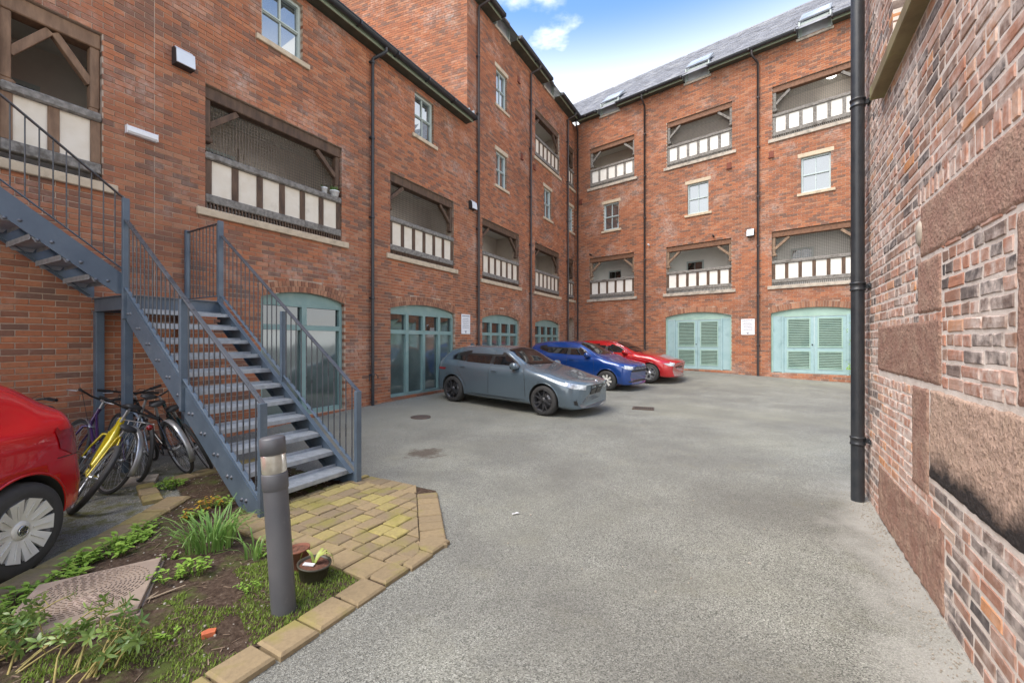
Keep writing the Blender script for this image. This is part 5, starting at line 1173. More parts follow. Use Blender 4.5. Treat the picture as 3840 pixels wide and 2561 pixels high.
class Car:
    def __init__(s, p, root, pm):
        s.p = p; s.root = root; s.pm = pm; s.body, s.bv = make_body(p, root, pm)
    def hit(s, O, D):
        h = s.bv.ray_cast(Vector(O), Vector(D)); return h[0], h[1]
    def patch(s, poly, frame, mat, name, off=.004, cell=.05, parent=None, thick=.0):
        """poly (a, b) in a frame (origin, U, V, D), thrown along D on to the body"""
        O, U, Vv, D = [Vector(x) for x in frame]; bm = bmesh.new()
        f = bm.faces.new([bm.verts.new((a, b, 0)) for a, b in poly]); xs = [a for a, b in poly]; ys = [b for a, b in poly]
        for ax, lo, hi in ((0, min(xs), max(xs)), (1, min(ys), max(ys))):
            k = lo+cell
            while k < hi:
                nv = Vector((1, 0, 0)) if ax == 0 else Vector((0, 1, 0)); bmesh.ops.bisect_plane(bm, geom=bm.verts[:]+bm.edges[:]+bm.faces[:], plane_co=nv*k, plane_no=nv); k += cell
        for v in bm.verts:
            o = O+U*v.co.x+Vv*v.co.y; h, nrm = s.hit(o, D)
            if h is None: v.co = o+D*1.0; v.tag = True; continue
            v.co = h+(nrm if nrm.dot(D) < 0 else -nrm)*off
        bmesh.ops.delete(bm, geom=[v for v in bm.verts if v.tag], context='VERTS')
        bmesh.ops.recalc_face_normals(bm, faces=bm.faces)
        for q in bm.faces: q.smooth = True
        me = bpy.data.meshes.new(name); bm.to_mesh(me); bm.free(); me.materials.append(mat); return link(name, me, parent or s.root)
    def side(s, sg): return ((0, 3*sg, 0), (1, 0, 0), (0, 0, 1), (0, -sg, 0))
    def front(s): return ((2, 0, 0), (0, 1, 0), (0, 0, 1), (-1, 0, 0))
    def back(s): return ((-s.p['L']-2, 0, 0), (0, 1, 0), (0, 0, 1), (1, 0, 0))
    def top(s): return ((0, 0, 4), (1, 0, 0), (0, 1, 0), (0, 0, -1))
    def diag(s, sg, ang, back=False):
        c, q = math.cos(R(ang)), math.sin(R(ang)); d = Vector((-c, -q*sg, 0)); 
        if back: d.x = c
        u = Vector((-d.y, d.x, 0)); o = Vector((-.2 if not back else -s.p['L']+.2, sg*.5, 0)) - d*3
        if u.y*sg < 0: u = -u
        return (o, u, (0, 0, 1), d)
    def seam(s, pts, frame, r=.004, name='seam', mat='trim', off=0., dense=10):
        O, U, Vv, D = [Vector(x) for x in frame]; out = []
        for (a, b), (c, d) in zip(pts, pts[1:]):
            for k in range(dense):
                t = k/dense; h, nr = s.hit(O+U*(a+(c-a)*t)+Vv*(b+(d-b)*t), D)
                if h: out.append(h+(nr if nr.dot(D) < 0 else -nr)*off)
        if len(out) > 2: m = MB(); m.tube(out, r, 5); m.obj(name, MAT[mat], s.root)
    def wheels(s, style):
        p = s.p; w0 = {}
        for wx in p['axles']:
            for sg in (1, -1):
                M = Matrix.Translation((wx, sg*(p['W']-.115), p['wr'])) @ Matrix.Rotation(0 if sg > 0 else math.pi, 4, 'Z') @ Matrix.Rotation(rnd.uniform(0, 6), 4, 'Y')
                if not w0: w0['w'] = make_wheel(p, style, s.root, M)
                else: copy_tree(w0['w'], s.root, M)
                Ra = p['wr']+.045
                out = []
                for k in range(41):
                    A = R(-14+208*k/40); x = wx+(Ra+.010)*math.cos(A); z = p['wr']+(Ra+.010)*math.sin(A); h, nr = s.hit((x, sg*3, z), (0, -sg, 0))
                    if h and abs(h.y) > p['W']*.7: out.append(h-Vector((0, sg*.004, 0)))
                if len(out) > 3: m = MB(); m.tube(out, .010, 6); m.obj('arch_lip', s.pm if not p.get('blackarch') else MAT['trim'], s.root)
def make_wheel(p, style, root, M):
    r = p['wr']; rr = p['rim']; m = MB(); w_ = .105
    m.lathe([(rr-.012, -w_), (rr+.005, -w_), (r-.035, -w_-.004), (r-.008, -w_*.8), (r, -w_*.6), (r, w_*.6), (r-.008, w_*.8), (r-.035, w_+.004), (rr+.005, w_), (rr-.012, w_-.004)], 48, 'y'); W_ = m.obj('wheel', MAT['tyre'], root, mat=M)
    m = MB(); m.lathe([(rr-.010, w_-.006), (rr-.002, w_+.002), (rr+.002, w_-.002), (rr-.004, w_-.02), (rr-.018, w_-.03), (rr-.03, -w_*.6)], 40, 'y'); m.lathe([(rr-.03, -.03), (.02, -.035)], 24, 'y')
    mm = {'bmw': 'alloy_dark', 'dacia': 'hubcap', 'volvo': 'alloy', 'vw': 'hubcap'}[style]
    rim = m.obj('rim', MAT['alloy_dark' if style in ('bmw', 'vw', 'dacia') else 'alloy'], W_)
    m = MB(); m.lathe([(rr*.72, .0), (rr*.72, .012), (.05, .012)], 24, 'y'); m.obj('brake_disc', MAT['brake'], W_)
    def sp(m, a, w0_, w1_, r0, r1, y0, y1, th=.018, skew=0.):
        c, s_ = math.cos(a), math.sin(a); c1, s1 = math.cos(a+skew), math.sin(a+skew)
        def P(rad, lat, y, cc, ss): return (rad*cc-lat*ss, y, rad*ss+lat*cc)
        F = [P(r0, -w0_/2, y0, c, s_), P(r0, w0_/2, y0, c, s_), P(r1, w1_/2, y1, c1, s1), P(r1, -w1_/2, y1, c1, s1)]; B = [(q[0], q[1]-th, q[2]) for q in F]
        m.face(F[::-1]); m.face(B)
        for i in range(4): j = (i+1) % 4; m.face([F[i], F[j], B[j], B[i]])
    m = MB()
    if style == 'bmw':
        for k in range(5):
            a = k*2*math.pi/5
            for sk in (-.16, .16): sp(m, a+sk*.5, .035, .024, .045, rr-.012, .078, w_-.012, .02, sk)
            sp(m, a, .06, .05, .03, .09, .080, .080)
    elif style == 'dacia':
        for k in range(8): sp(m, k*math.pi/4, .045, .075, .04, rr-.008, .085, w_-.008)
    elif style == 'volvo':
        for k in range(5):
            a = k*2*math.pi/5; sp(m, a, .06, .035, .04, rr*.72, .082, .09)
            for sk in (-.22, .22): sp(m, a+sk*.35, .03, .045, rr*.5, rr-.01, .087, w_-.01, .02, sk)
    else:
        for k in range(10):
            a = k*2*math.pi/10; sp(m, a, .052, .098, .055, rr-.010, .080, w_+.004, .022)
            sp(m, a, .006, .006, .08, rr-.03, .092, w_+.009, .006)
    m.lathe([(.065, .07), (.062, .086), (.035, .092), (0, .093)], 20, 'y'); m.obj('spokes', MAT[mm], W_)
    m = MB(); m.lathe([(.034, .088), (.032, .097), (0, .099)], 20, 'y'); H_ = m.obj('hub_cap', MAT['trim'] if style != 'volvo' else MAT['alloy'], W_)
    if style == 'vw':
        m = MB(); m.lathe([(.033, .098), (.033, .102), (.029, .102), (.029, .098)], 24, 'y')
        for a, b in (((-.014, .026), (-.001, .002)), ((.014, .026), (.001, .002)), ((-.026, .010), (-.012, -.024)), ((.026, .010), (.012, -.024)), ((-.012, -.024), (0, -.004)), ((.012, -.024), (0, -.004))): m.beam((a[0], .101, a[1]), (b[0], .101, b[1]), .005, .004, (0, 1, 0))
        m.obj('emblem', MAT['chrome'], W_)
    return W_
def common(c, sg_list=(1, -1), dlo=None, wscr=None, doors=(), handles=(), mirror=None, rearwin=None, front=None, surround=None):
    for sg in (1, -1):
        if surround: c.patch(surround, c.side(sg), MAT['trim'], 'window_surround', .002, .06)
        for poly in dlo: c.patch(poly, c.side(sg), MAT['glass_car'], 'side_window', .005, .06)
        for ln in doors: c.seam(ln, c.side(sg), .0045)
        for x, z in handles:
            h, n = c.hit((x, 3*sg, z), (0, -sg, 0))
            if h: m = MB(); m.beam((x-.085, h.y+sg*.014, z), (x+.085, h.y+sg*.018, z+.004), .022, .026); bevel(m.obj('door_handle', c.pm, c.root), .008)
        if mirror:
            x, y, z = mirror; m = MB(); 
            m.lathe([(0, -.115), (.05, -.10), (.075, -.05), (.085, .02), (.08, .07), (.0, .09)], 16, 'y', Matrix.Translation((x, sg*(y+.10), z)) @ Matrix.Diagonal((1.15, sg, .95, 1))); clean(m.obj('door_mirror', c.pm, c.root))
            m = MB(); m.beam((x-.01, sg*(y-.04), z-.055), (x, sg*(y+.08), z-.03), .09, .03); m.obj('mirror_arm', MAT['trim'], c.root)
    if wscr: c.patch(wscr, c.top(), MAT['glass_car'], 'windscreen', .003, .08)
    if rearwin: c.patch(rearwin, c.back(), MAT['glass_car'], 'rear_window', .003, .08)
def place(nx, ny, fx, fy, name, label):
    """root at the nose; pitch follows the ground under the axles"""
    a = math.atan2(fy, fx); zf = gz(nx-fx*.9, ny-fy*.9); zr = gz(nx-fx*3.5, ny-fy*3.5); pt = math.atan2(zr-zf, 2.6)
    return thing(name, label, 'car', Matrix.Translation((nx, ny, zf-.9*math.tan(pt))) @ Matrix.Rotation(a, 4, 'Z') @ Matrix.Rotation(pt, 4, 'Y'), None)
FX, FY = .80, -.60
# --- grey hatchback
p = dict(L=4.32, W=.90, H=1.434, nose=.76, hood=.93, cowl=(-1.42, 1.03), hdr=-2.10, roofx=-2.55, tail=(-4.02, 1.30), belt=(.965, 1.06), tailbelt=.98, sill=.19, wr=.32, rim=.235, axles=(-.87, -3.54), bowf=.28)
c = Car(p, place(1.865, 9.205, FX, FY, 'parked_car', 'grey blue hatchback with black wheels parked by the arched teal windows'), paint('grey_blue_car_paint', (.108, .146, .175)))
c.wheels('bmw')
common(c, dlo=[[(-1.62, 1.0), (-2.30, 1.0), (-2.335, 1.285), (-2.12, 1.265), (-1.87, 1.16)], [(-2.42, 1.0), (-3.15, 1.015), (-3.22, 1.255), (-2.80, 1.29), (-2.44, 1.29)], [(-3.20, 1.02), (-3.62, 1.07), (-3.66, 1.13), (-3.52, 1.19), (-3.27, 1.25)]],
       wscr=[(-1.40, -.60), (-1.36, 0), (-1.40, .60), (-2.05, .53), (-2.09, 0), (-2.05, -.53)],
       doors=[[(-1.42, .97), (-1.36, .80), (-1.34, .30)], [(-2.37, 1.33), (-2.37, .99), (-2.39, .60), (-2.40, .28)], [(-3.40, 1.0), (-3.36, .80), (-3.20, .62), (-3.08, .40)], [(-1.34, .285), (-3.08, .285)]],
       handles=[(-2.22, .855), (-3.19, .895)], surround=[(-1.52, .985), (-3.63, 1.045), (-3.71, 1.13), (-3.55, 1.21), (-3.22, 1.275), (-2.80, 1.31), (-2.30, 1.305), (-2.08, 1.275), (-1.84, 1.17)], mirror=(-1.62, .80, 1.0), rearwin=[(-.55, 1.05), (.55, 1.05), (.48, 1.24), (-.48, 1.24)])
for sg in (1, -1):
    fr = c.diag(sg, 42)
    c.patch([(-.10, .585), (.24, .62), (.58, .755), (.56, .775), (.22, .72), (-.10, .675)], fr, MAT['headlamp'], 'headlight', .008, .04)
    c.patch([(-.045, .60), (.16, .625), (.20, .675), (-.045, .655)], fr, MAT['trim'], 'headlight_inner', .009, .05)
    c.patch([(.08, .27), (.17, .29), (.22, .47), (.15, .47)], fr, MAT['trim'], 'side_intake', .006, .05)
    c.patch([(sg*.025, .48), (sg*.26, .48), (sg*.31, .54), (sg*.30, .67), (sg*.05, .67), (sg*.02, .60)], c.front(), MAT['trim'], 'grille', .012, .06)
    c.seam([(sg*.025, .48), (sg*.26, .48), (sg*.31, .54), (sg*.30, .67), (sg*.05, .67), (sg*.02, .60), (sg*.025, .48)], c.front(), .007, 'grille_rim', 'alloy_dark', .010)
    c.patch([(.12, .79), (.50, .79), (.56, .86), (.50, .92), (.14, .93)], c.diag(sg, 50, True), MAT['tail_red'], 'tail_light', .006, .05)
    c.seam([(-.30, sg*.60), (-1.30, sg*.70)], c.top(), .004)
    c.patch([(-3.30, .22), (-1.30, .22), (-1.30, .27), (-3.30, .27)], c.side(sg), MAT['trim'], 'sill_trim', .004, .1)
    c.patch([(-.30, .175), (-.20, .155), (-.30, .16)], c.side(sg), MAT['trim'], 'splitter', .004, .1)
c.patch([(-.60, .24), (.60, .24), (.56, .34), (-.56, .34)], c.front(), MAT['trim'], 'lower_intake', .006, .06)
c.patch([(-.27, .35), (.27, .35), (.27, .455), (-.27, .455)], c.front(), MAT['plate'], 'number_plate', .022, .1)
m = MB(); m.lathe([(0, .012), (.038, .008), (.04, 0)], 20); h, n = c.hit((-.07, 0, 3), (0, 0, -1))
m.obj('emblem', MAT['chrome'], c.root, mat=Matrix.Translation(h) @ n.to_track_quat('Z', 'Y').to_matrix().to_4x4())
m = MB(); m.prism([(-3.55, 1.36), (-3.75, 1.35), (-3.74, 1.43), (-3.70, 1.44)], lambda q, k: (q[0], -.02 if k == 0 else .02, q[1])); m.obj('roof_fin', c.pm, c.root)
# --- blue hatchback
p = dict(L=4.09, W=.905, H=1.50, nose=.85, hood=1.00, cowl=(-1.22, 1.09), hdr=-1.98, roofx=-2.45, tail=(-3.80, 1.38), belt=(1.02, 1.12), tailbelt=1.04, sill=.21, wr=.311, rim=.20, axles=(-.83, -3.43), bowf=.30)
c = Car(p, place(4.10, 13.44, FX, FY, 'parked_car', 'bright blue hatchback with silver wheel trims parked between the grey and red cars'), paint('blue_car_paint', (.006, .050, .24), (.005, .042, .20)))
c.wheels('dacia')
common(c, dlo=[[(-1.46, 1.05), (-2.16, 1.05), (-2.18, 1.345), (-1.98, 1.325), (-1.74, 1.22)], [(-2.30, 1.055), (-2.96, 1.09), (-2.98, 1.335), (-2.30, 1.35)], [(-3.01, 1.10), (-3.36, 1.20), (-3.40, 1.285), (-3.03, 1.33)]],
       wscr=[(-1.22, -.60), (-1.18, 0), (-1.22, .60), (-1.94, .54), (-1.97, 0), (-1.94, -.54)],
       doors=[[(-1.30, 1.0), (-1.25, .75), (-1.26, .30)], [(-2.23, 1.38), (-2.24, .9), (-2.26, .30)], [(-3.2, 1.1), (-3.12, .75), (-2.95, .40)]],
       handles=[(-2.06, .90), (-3.0, .94)], surround=[(-1.40, 1.035), (-3.0, 1.075), (-3.40, 1.185), (-3.44, 1.295), (-3.0, 1.35), (-2.2, 1.368), (-1.95, 1.34), (-1.70, 1.23)], mirror=(-1.50, .80, 1.07), rearwin=[(-.55, 1.1), (.55, 1.1), (.48, 1.32), (-.48, 1.32)])
for sg in (1, -1):
    fr = c.diag(sg, 40)
    c.patch([(-.02, .66), (.26, .70), (.44, .79), (.40, .82), (.14, .79), (-.02, .76)], fr, MAT['headlamp'], 'headlight', .006, .05)
    c.patch([(-.02, .28), (.14, .30), (.16, .40), (.02, .42)], fr, MAT['trim'], 'fog_recess', .006, .05); c.patch([(.02, .31), (.09, .31), (.09, .38), (.02, .38)], fr, MAT['headlamp'], 'fog_light', .010, .05)
    c.patch([(-1.20, .80), (-1.08, .80), (-1.08, .84), (-1.20, .84)], c.side(sg), MAT['chrome'], 'side_badge', .006, .1)
c.patch([(-.58, .60), (.58, .60), (.58, .75), (-.58, .75)], c.front(), MAT['trim'], 'grille', .008, .06)
for k in range(7): c.patch([(-.40+k*.12, .685), (-.33+k*.12, .685), (-.33+k*.12, .735), (-.40+k*.12, .735)], c.front(), MAT['alloy'], 'grille_stud', .012, .1)
c.patch([(-.50, .28), (.50, .28), (.44, .42), (-.44, .42)], c.front(), MAT['trim'], 'lower_intake', .006, .06)
c.patch([(-.27, .46), (.27, .46), (.27, .57), (-.27, .57)], c.front(), MAT['plate'], 'number_plate', .03, .1)
# --- red estate
p = dict(L=4.63, W=.93, H=1.484, nose=.78, hood=.97, cowl=(-1.52, 1.05), hdr=-2.35, roofx=-2.80, tail=(-4.30, 1.36), belt=(.99, 1.08), tailbelt=1.0, sill=.20, wr=.325, rim=.225, axles=(-.92, -3.70), bowf=.40)
c = Car(p, place(6.10, 15.18, FX, FY, 'parked_car', 'red estate car with five spoke silver alloys parked beyond the blue car'), paint('red_car_paint', (.46, .010, .013)))
c.wheels('volvo')
common(c, dlo=[[(-1.80, 1.02), (-2.55, 1.02), (-2.57, 1.33), (-2.35, 1.305), (-2.07, 1.19)], [(-2.66, 1.03), (-3.40, 1.05), (-3.45, 1.315), (-2.66, 1.335)], [(-3.48, 1.06), (-4.1, 1.12), (-4.05, 1.25), (-3.5, 1.305)]],
       wscr=[(-1.50, -.62), (-1.45, 0), (-1.50, .62), (-2.29, .55), (-2.33, 0), (-2.29, -.55)],
       doors=[[(-1.60, .98), (-1.52, .75), (-1.50, .30)], [(-2.61, 1.36), (-2.61, .9), (-2.63, .30)]], handles=[(-2.45, .88), (-3.35, .90)], surround=[(-1.72, 1.0), (-4.14, 1.10), (-4.08, 1.265), (-3.45, 1.335), (-2.6, 1.353), (-2.32, 1.32), (-2.02, 1.20)], mirror=(-1.82, .82, 1.03), rearwin=[(-.5, 1.05), (.5, 1.05), (.45, 1.28), (-.45, 1.28)])
for sg in (1, -1):
    fr = c.diag(sg, 42)
    c.patch([(.04, .58), (.28, .60), (.56, .73), (.50, .765), (.20, .72), (.02, .68)], fr, MAT['headlamp'], 'headlight', .006, .05)
    c.patch([(-.10, .56), (-.02, .57), (-.01, .66), (-.08, .64)], fr, MAT['headlamp'], 'indicator', .006, .05)
    c.patch([(.02, .36), (.20, .38), (.16, .45), (.02, .45)], fr, MAT['trim'], 'fog_recess', .006, .05)
    c.seam([(-1.62, 1.0), (-2.0, 1.235), (-2.35, 1.375), (-2.8, 1.415)], c.side(sg), .010, 'window_trim', 'chrome', .002)
c.patch([(-.32, .50), (.32, .50), (.30, .68), (-.30, .68)], c.front(), MAT['trim'], 'grille', .008, .06); c.seam([(-.28, .52), (.28, .66)], c.front(), .010, 'grille_bar', 'chrome', .012)
c.patch([(-.5, .27), (.5, .27), (.42, .36), (-.42, .36)], c.front(), MAT['trim'], 'lower_intake', .006, .06); c.seam([(-.60, .25), (-.2, .235), (.2, .235), (.60, .25)], c.front(), .012, 'bumper_strip', 'chrome', .004)
c.patch([(-.27, .38), (.27, .38), (.27, .49), (-.27, .49)], c.front(), MAT['plate'], 'number_plate', .03, .1)
# --- bright red hatchback at the left, tail towards the cycles
p = dict(L=4.06, W=.845, H=1.455, nose=.78, hood=.95, cowl=(-1.25, 1.05), hdr=-2.0, roofx=-2.4, tail=(-3.58, 1.33), belt=(1.0, 1.06), tailbelt=1.03, sill=.20, wr=.315, rim=.215, axles=(-.83, -3.30), bowr=.26, tl=.02)
gx, gy = .12, -.993; n_ = math.hypot(gx, gy); gx /= n_; gy /= n_
lx, ly = -gy, gx                                     # left of the car
hubx, huby = -3.38-lx*(.845-.10), 2.87-ly*(.845-.10); nx_, ny_ = hubx+gx*3.30, huby+gy*3.30
c = Car(p, place(nx_, ny_, gx, gy, 'parked_car', 'bright red hatchback with silver wheel trims parked beside the leaning cycles'), paint('bright_red_car_paint', (.56, .004, .010)))
c.wheels('vw')
common(c, dlo=[[(-1.5, 1.02), (-2.2, 1.02), (-2.22, 1.33), (-1.98, 1.31)], [(-2.32, 1.03), (-2.9, 1.05), (-2.95, 1.31), (-2.33, 1.34)]], wscr=[(-1.25, -.56), (-1.21, 0), (-1.25, .56), (-1.94, .5), (-1.97, 0), (-1.94, -.5)],
       doors=[[(-1.35, 1.0), (-1.3, .3)], [(-2.27, 1.33), (-2.28, .3)], [(-3.12, 1.05), (-3.0, .75), (-2.86, .42)]], handles=[(-2.1, .88), (-2.9, .92)], mirror=(-1.5, .76, 1.04), rearwin=[(-.52, 1.08), (.52, 1.08), (.45, 1.28), (-.45, 1.28)])
for sg in (1, -1):
    c.patch([(.08, .74), (.30, .73), (.42, .80), (.44, .93), (.34, 1.0), (.10, .96)], c.diag(sg, 55, True), MAT['tail_red'], 'tail_light', .007, .04)
    c.seam([(-.4, .71), (.02, .71), (.30, .725), (.46, .735)], c.diag(sg, 38, True), .004, 'bumper_seam')
    c.seam([(.185, .72), (.18, .99), (.02, 1.20)], c.diag(sg, 38, True), .004, 'hatch_seam')
c.patch([(-.26, .44), (.26, .44), (.26, .55), (-.26, .55)], c.back(), MAT['plate'], 'number_plate', .03, .1)
# ================================================================== CYCLES (local frame: rear contact at the origin, heading +x)
MAT['rim_al'] = M_('silver_rim', (.50, .51, .52), (.40, .41, .42), 9, .35, .06, metal=.7)
MAT['saddle'] = M_('black_saddle', (.016, .016, .018), (.024, .024, .024), 9, .55, .08)
def cycle_wheel(root, x, r, tyre_w, mat='tyre', rim='rim_al', nsp=28):
    m = MB(); n = 44; rc = r-tyre_w
    m.lathe([(rc+tyre_w*math.cos(a)*1.0, tyre_w*math.sin(a)) for a in [k*2*math.pi/10 for k in range(11)]], n, 'y'); W_ = m.obj('wheel', MAT[mat], root, mat=Matrix.Translation((x, 0, r)))
    m = MB(); m.lathe([(rc-tyre_w*.5, -.011), (rc-tyre_w*.5-.02, -.006), (rc-tyre_w*.5-.02, .006), (rc-tyre_w*.5, .011)], n, 'y'); m.obj('rim', MAT[rim], W_)
    m = MB(); rs = rc-tyre_w*.5-.015
    for k in range(nsp):
        a = k*2*math.pi/nsp; b = a+(.55 if k % 2 else -.55); y = .028 if k % 4 < 2 else -.028; m.tube([(.02*math.cos(b), y, .02*math.sin(b)), (rs*math.cos(a), 0, rs*math.sin(a))], .0014, 3, cap=False)
    m.obj('spokes', MAT['alloy'], W_)
    m = MB(); m.lathe([(0, -.05), (.014, -.05), (.014, -.032), (.024, -.03), (.024, -.026), (.013, -.024), (.013, .024), (.024, .026), (.024, .03), (.014, .032), (.014, .05), (0, .05)], 12, 'y'); m.obj('hub', MAT['alloy'], W_)
    return W_
def cycle(M, label, fmat, style='city', r=.335, tw=.022, guard=None, rack=False, tr=.017, forkmat=None, bar='flat', saddle_h=.90, reflector=False):
    T = thing('bicycle', label, 'bicycle', M, 'cycles leaning under the staircase')
    wb = 1.05; BB = Vector((.43, 0, .285)); st = Vector((.27, 0, .72)); ht = Vector((.84, 0, .83)); hb = Vector((.885, 0, .66)); ra = Vector((0, 0, r)); fa = Vector((wb, 0, r))
    cycle_wheel(T, 0, r, tw); cycle_wheel(T, wb, r, tw)
    m = MB()
    if style == 'mtb':
        mid = Vector((.50, 0, .60)); m.tube([ht, mid, BB], [.034, .044, .032], 10); m.tube([hb, (.62, 0, .47), BB], [.028, .036, .028], 10); m.tube([mid, st], [.022, .018], 10); m.tube([BB, st], .018, 10)
    elif style == 'step':
        m.tube([ht-(ht-hb)*.3, (.6, 0, .52), (.36, 0, .46)], .016, 10); m.tube([hb, BB], .018, 10); m.tube([BB, st], .016, 10)
    else: m.tube([ht-(ht-hb)*.15, st-Vector((-.01, 0, .03))], tr*.9, 10); m.tube([hb, BB], tr*1.1, 10); m.tube([BB, st], tr, 10)
    m.tube([ht+(ht-hb)*.1, hb-(ht-hb)*.08], .021, 10)
    for sg in (1, -1): m.tube([BB+Vector((-.02, sg*.03, 0)), ra+Vector((.0, sg*.06, 0))], .010, 7); m.tube([st+Vector((0, sg*.015, -.03)), ra+Vector((0, sg*.06, 0))], .009, 7)
    m.lathe([(.022, -.038), (.022, .038)], 12, 'y', Matrix.Translation(BB)); m.obj('frame', fmat, T)
    m = MB(); cr = hb-(ht-hb)*.15
    for sg in (1, -1): m.tube([cr, cr+Vector((.01, sg*.05, -.01)), fa+Vector((-.03, sg*.055, .12)), fa+Vector((0, sg*.055, 0))], [.016, .015, .012, .009], 8)
    m.obj('fork', forkmat or fmat, T)
    top = ht+(ht-hb).normalized()*.10; m = MB(); m.tube([ht, top], .013, 8); m.tube([top, top+Vector((.07, 0, .02))], .014, 8); m.obj('stem', MAT['alloy'], T)
    c = top+Vector((.07, 0, .02)); m = MB()
    if bar == 'flat': pts = [c+Vector((-.03, -.30, .02)), c+Vector((-.01, -.15, .012)), c, c+Vector((-.01, .15, .012)), c+Vector((-.03, .30, .02))]
    else: pts = [c+Vector((-.16, -.28, .06)), c+Vector((-.03, -.24, .07)), c+Vector((0, -.1, .02)), c, c+Vector((0, .1, .02)), c+Vector((-.03, .24, .07)), c+Vector((-.16, .28, .06))]
    m.tube(pts, .011, 8); Hb = m.obj('handlebar', MAT['trim'], T)
    for sg, e, f in ((-1, pts[0], pts[1]), (1, pts[-1], pts[-2])):
        m = MB(); d = (Vector(f)-Vector(e)).normalized(); m.tube([e, Vector(e)+d*.12], .017, 8); m.obj('grip', MAT['saddle'], Hb)
        m = MB(); q = Vector(e)+d*.16; m.tube([q, q+Vector((.05, 0, -.02)), q+Vector((.055, sg*.09, -.03))], .006, 6); m.obj('brake_lever', MAT['alloy'], Hb)
        m = MB(); m.tube([q, q+Vector((.10, -sg*.03, .03)), q+Vector((.13, -sg*.10, -.06)), hb+Vector((.03, 0, -.02))], .003, 5); m.obj('cable', MAT['saddle'], Hb)
    sp = st+(st-BB).normalized()*(saddle_h-.74); m = MB(); m.tube([st, sp], .0135, 8); m.obj('seat_post', MAT['alloy'], T)
    m = MB(); rows = []
    for k, (x, w_, h) in enumerate(((-.13, .03, -.01), (-.12, .075, .012), (-.06, .078, .022), (0, .045, .018), (.08, .022, .012), (.135, .016, .004), (.145, .004, -.005))):
        rows.append([sp+Vector((x, w_*math.cos(a), .03+h*.9+.022*math.sin(a) if math.sin(a) > 0 else .03+h*.4+.03*math.sin(a)*.6)) for a in [j*2*math.pi/12 for j in range(12)]])
    m.grid(rows, closed=True); m.face(rows[0]); m.face(rows[-1]); clean(m.obj('saddle', MAT['saddle'], T))
    m = MB(); m.lathe([(.085, .045), (.085, .049), (.05, .049), (.05, .045)], 28, 'y', Matrix.Translation(BB))
    a = rnd.uniform(0, 6)
    for sg in (1, -1): d = Vector((math.cos(a)*sg, 0, math.sin(a)*sg))*.17; m.beam(BB+Vector((0, sg*.055, 0)), BB+Vector((0, sg*.065, 0))+d, .012, .022, (0, 1, 0)); m.box(-.045, .045, -.04, .04, -.012, .012, M=Matrix.Translation(BB+d+Vector((0, sg*.115, 0))))
    m.obj('crankset', MAT['alloy_dark'], T)
    m = MB(); m.tube([BB+Vector((0, .047, .085)), ra+Vector((0, .047, .035))], .004, 5); m.tube([BB+Vector((0, .047, -.085)), ra+Vector((.05, .047, -.09)), ra+Vector((0, .047, -.04))], .004, 5); m.obj('chain', MAT['castiron'], T)
    if guard:
        for cx_, a0, a1 in ((0, 10, 200), (wb, -10, 130)):
            m = MB(); rows = []
            for k in range(19):
                A = R(a0+(a1-a0)*k/18); rows.append([Vector((cx_+(r+.022-abs(q)*.006)*math.cos(A), q*.028, r+(r+.022-abs(q)*.006)*math.sin(A))) for q in (-1, -.5, 0, .5, 1)])
            m.grid(rows); g = m.obj('mudguard', guard, T)
            sd = g.modifiers.new('s', 'SOLIDIFY'); sd.thickness = .003
    if rack:
        m = MB(); zt = r*2+.07
        for sg in (1, -1): m.tube([(.14, sg*.05, zt), (-.28, sg*.055, zt), (-.30, sg*.04, zt)], .005, 6); m.tube([(-.16, sg*.055, zt), (0, sg*.065, r)], .004, 6); m.tube([(-.02, sg*.055, zt), (0, sg*.065, r)], .004, 6)
        for x in (-.28, -.14, 0, .12): m.tube([(x, -.055, zt), (x, .055, zt)], .004, 6)
        m.obj('rack', MAT['alloy'], T)
    if reflector: m = MB(); m.lathe([(0, -.02), (.028, -.014), (.03, .0), (.0, .004)], 14, 'x', Matrix.Translation((-.33, 0, r*2+.03))); m.obj('reflector', MAT['tail_red'], T)
    return T
def at_cycle(s, t, yaw, lean, z=0., outward=False):
    """near wheel at (s, t); wheels point into the range, turned by yaw, leaning towards +s"""
    p = LW(s, t); d = Vector((-nL.x, -nL.y, 0)) if not outward else Vector((nL.x, nL.y, 0)); a = math.atan2(d.y, d.x)+R(yaw); le = R(lean)*(1 if not outward else -1)
    M = Matrix.Translation((p.x, p.y, z)) @ Matrix.Rotation(a, 4, 'Z') @ Matrix.Rotation(le, 4, 'X')
    return M if not outward else M @ Matrix.Translation((-1.05, 0, 0))
yel = paint('yellow_frame_paint', (.62, .47, .012)); pur = paint('purple_frame_paint', (.055, .022, .10)); blu = paint('blue_silver_frame_paint', (.30, .36, .44)); blk = paint('black_frame_paint', (.02, .02, .024)); teal_ = paint('dark_green_frame_paint', (.02, .05, .05)); prp = paint('violet_frame_paint', (.07, .02, .09))
cycle(at_cycle(1.48, 2.03, -14, 32), 'yellow mountain cycle leaning over behind the bright red car', yel, 'mtb', .33, .027, saddle_h=.80)
cycle(at_cycle(1.84, 1.68, 4, 20), 'purple step through cycle with silver mudguards and a rear rack', pur, 'step', .345, .018, guard=MAT['rim_al'], rack=True, bar='swept', reflector=True)
cycle(at_cycle(2.16, 1.52, -6, 9), 'silver and blue cycle with black saddle propped against the staircase post', blu, 'city', .34, .022, bar='flat', saddle_h=.95)
cycle(at_cycle(2.62, 1.62, -4, -16), 'black cycle with silver mudguard tip under the lower flight', blk, 'city', .34, .02, guard=MAT['rim_al'], saddle_h=.88)
cycle(at_cycle(2.84, 1.70, -14, -24), 'dark green cycle squeezed closest under the lower flight', teal_, 'city', .33, .018, saddle_h=.84, bar='swept')
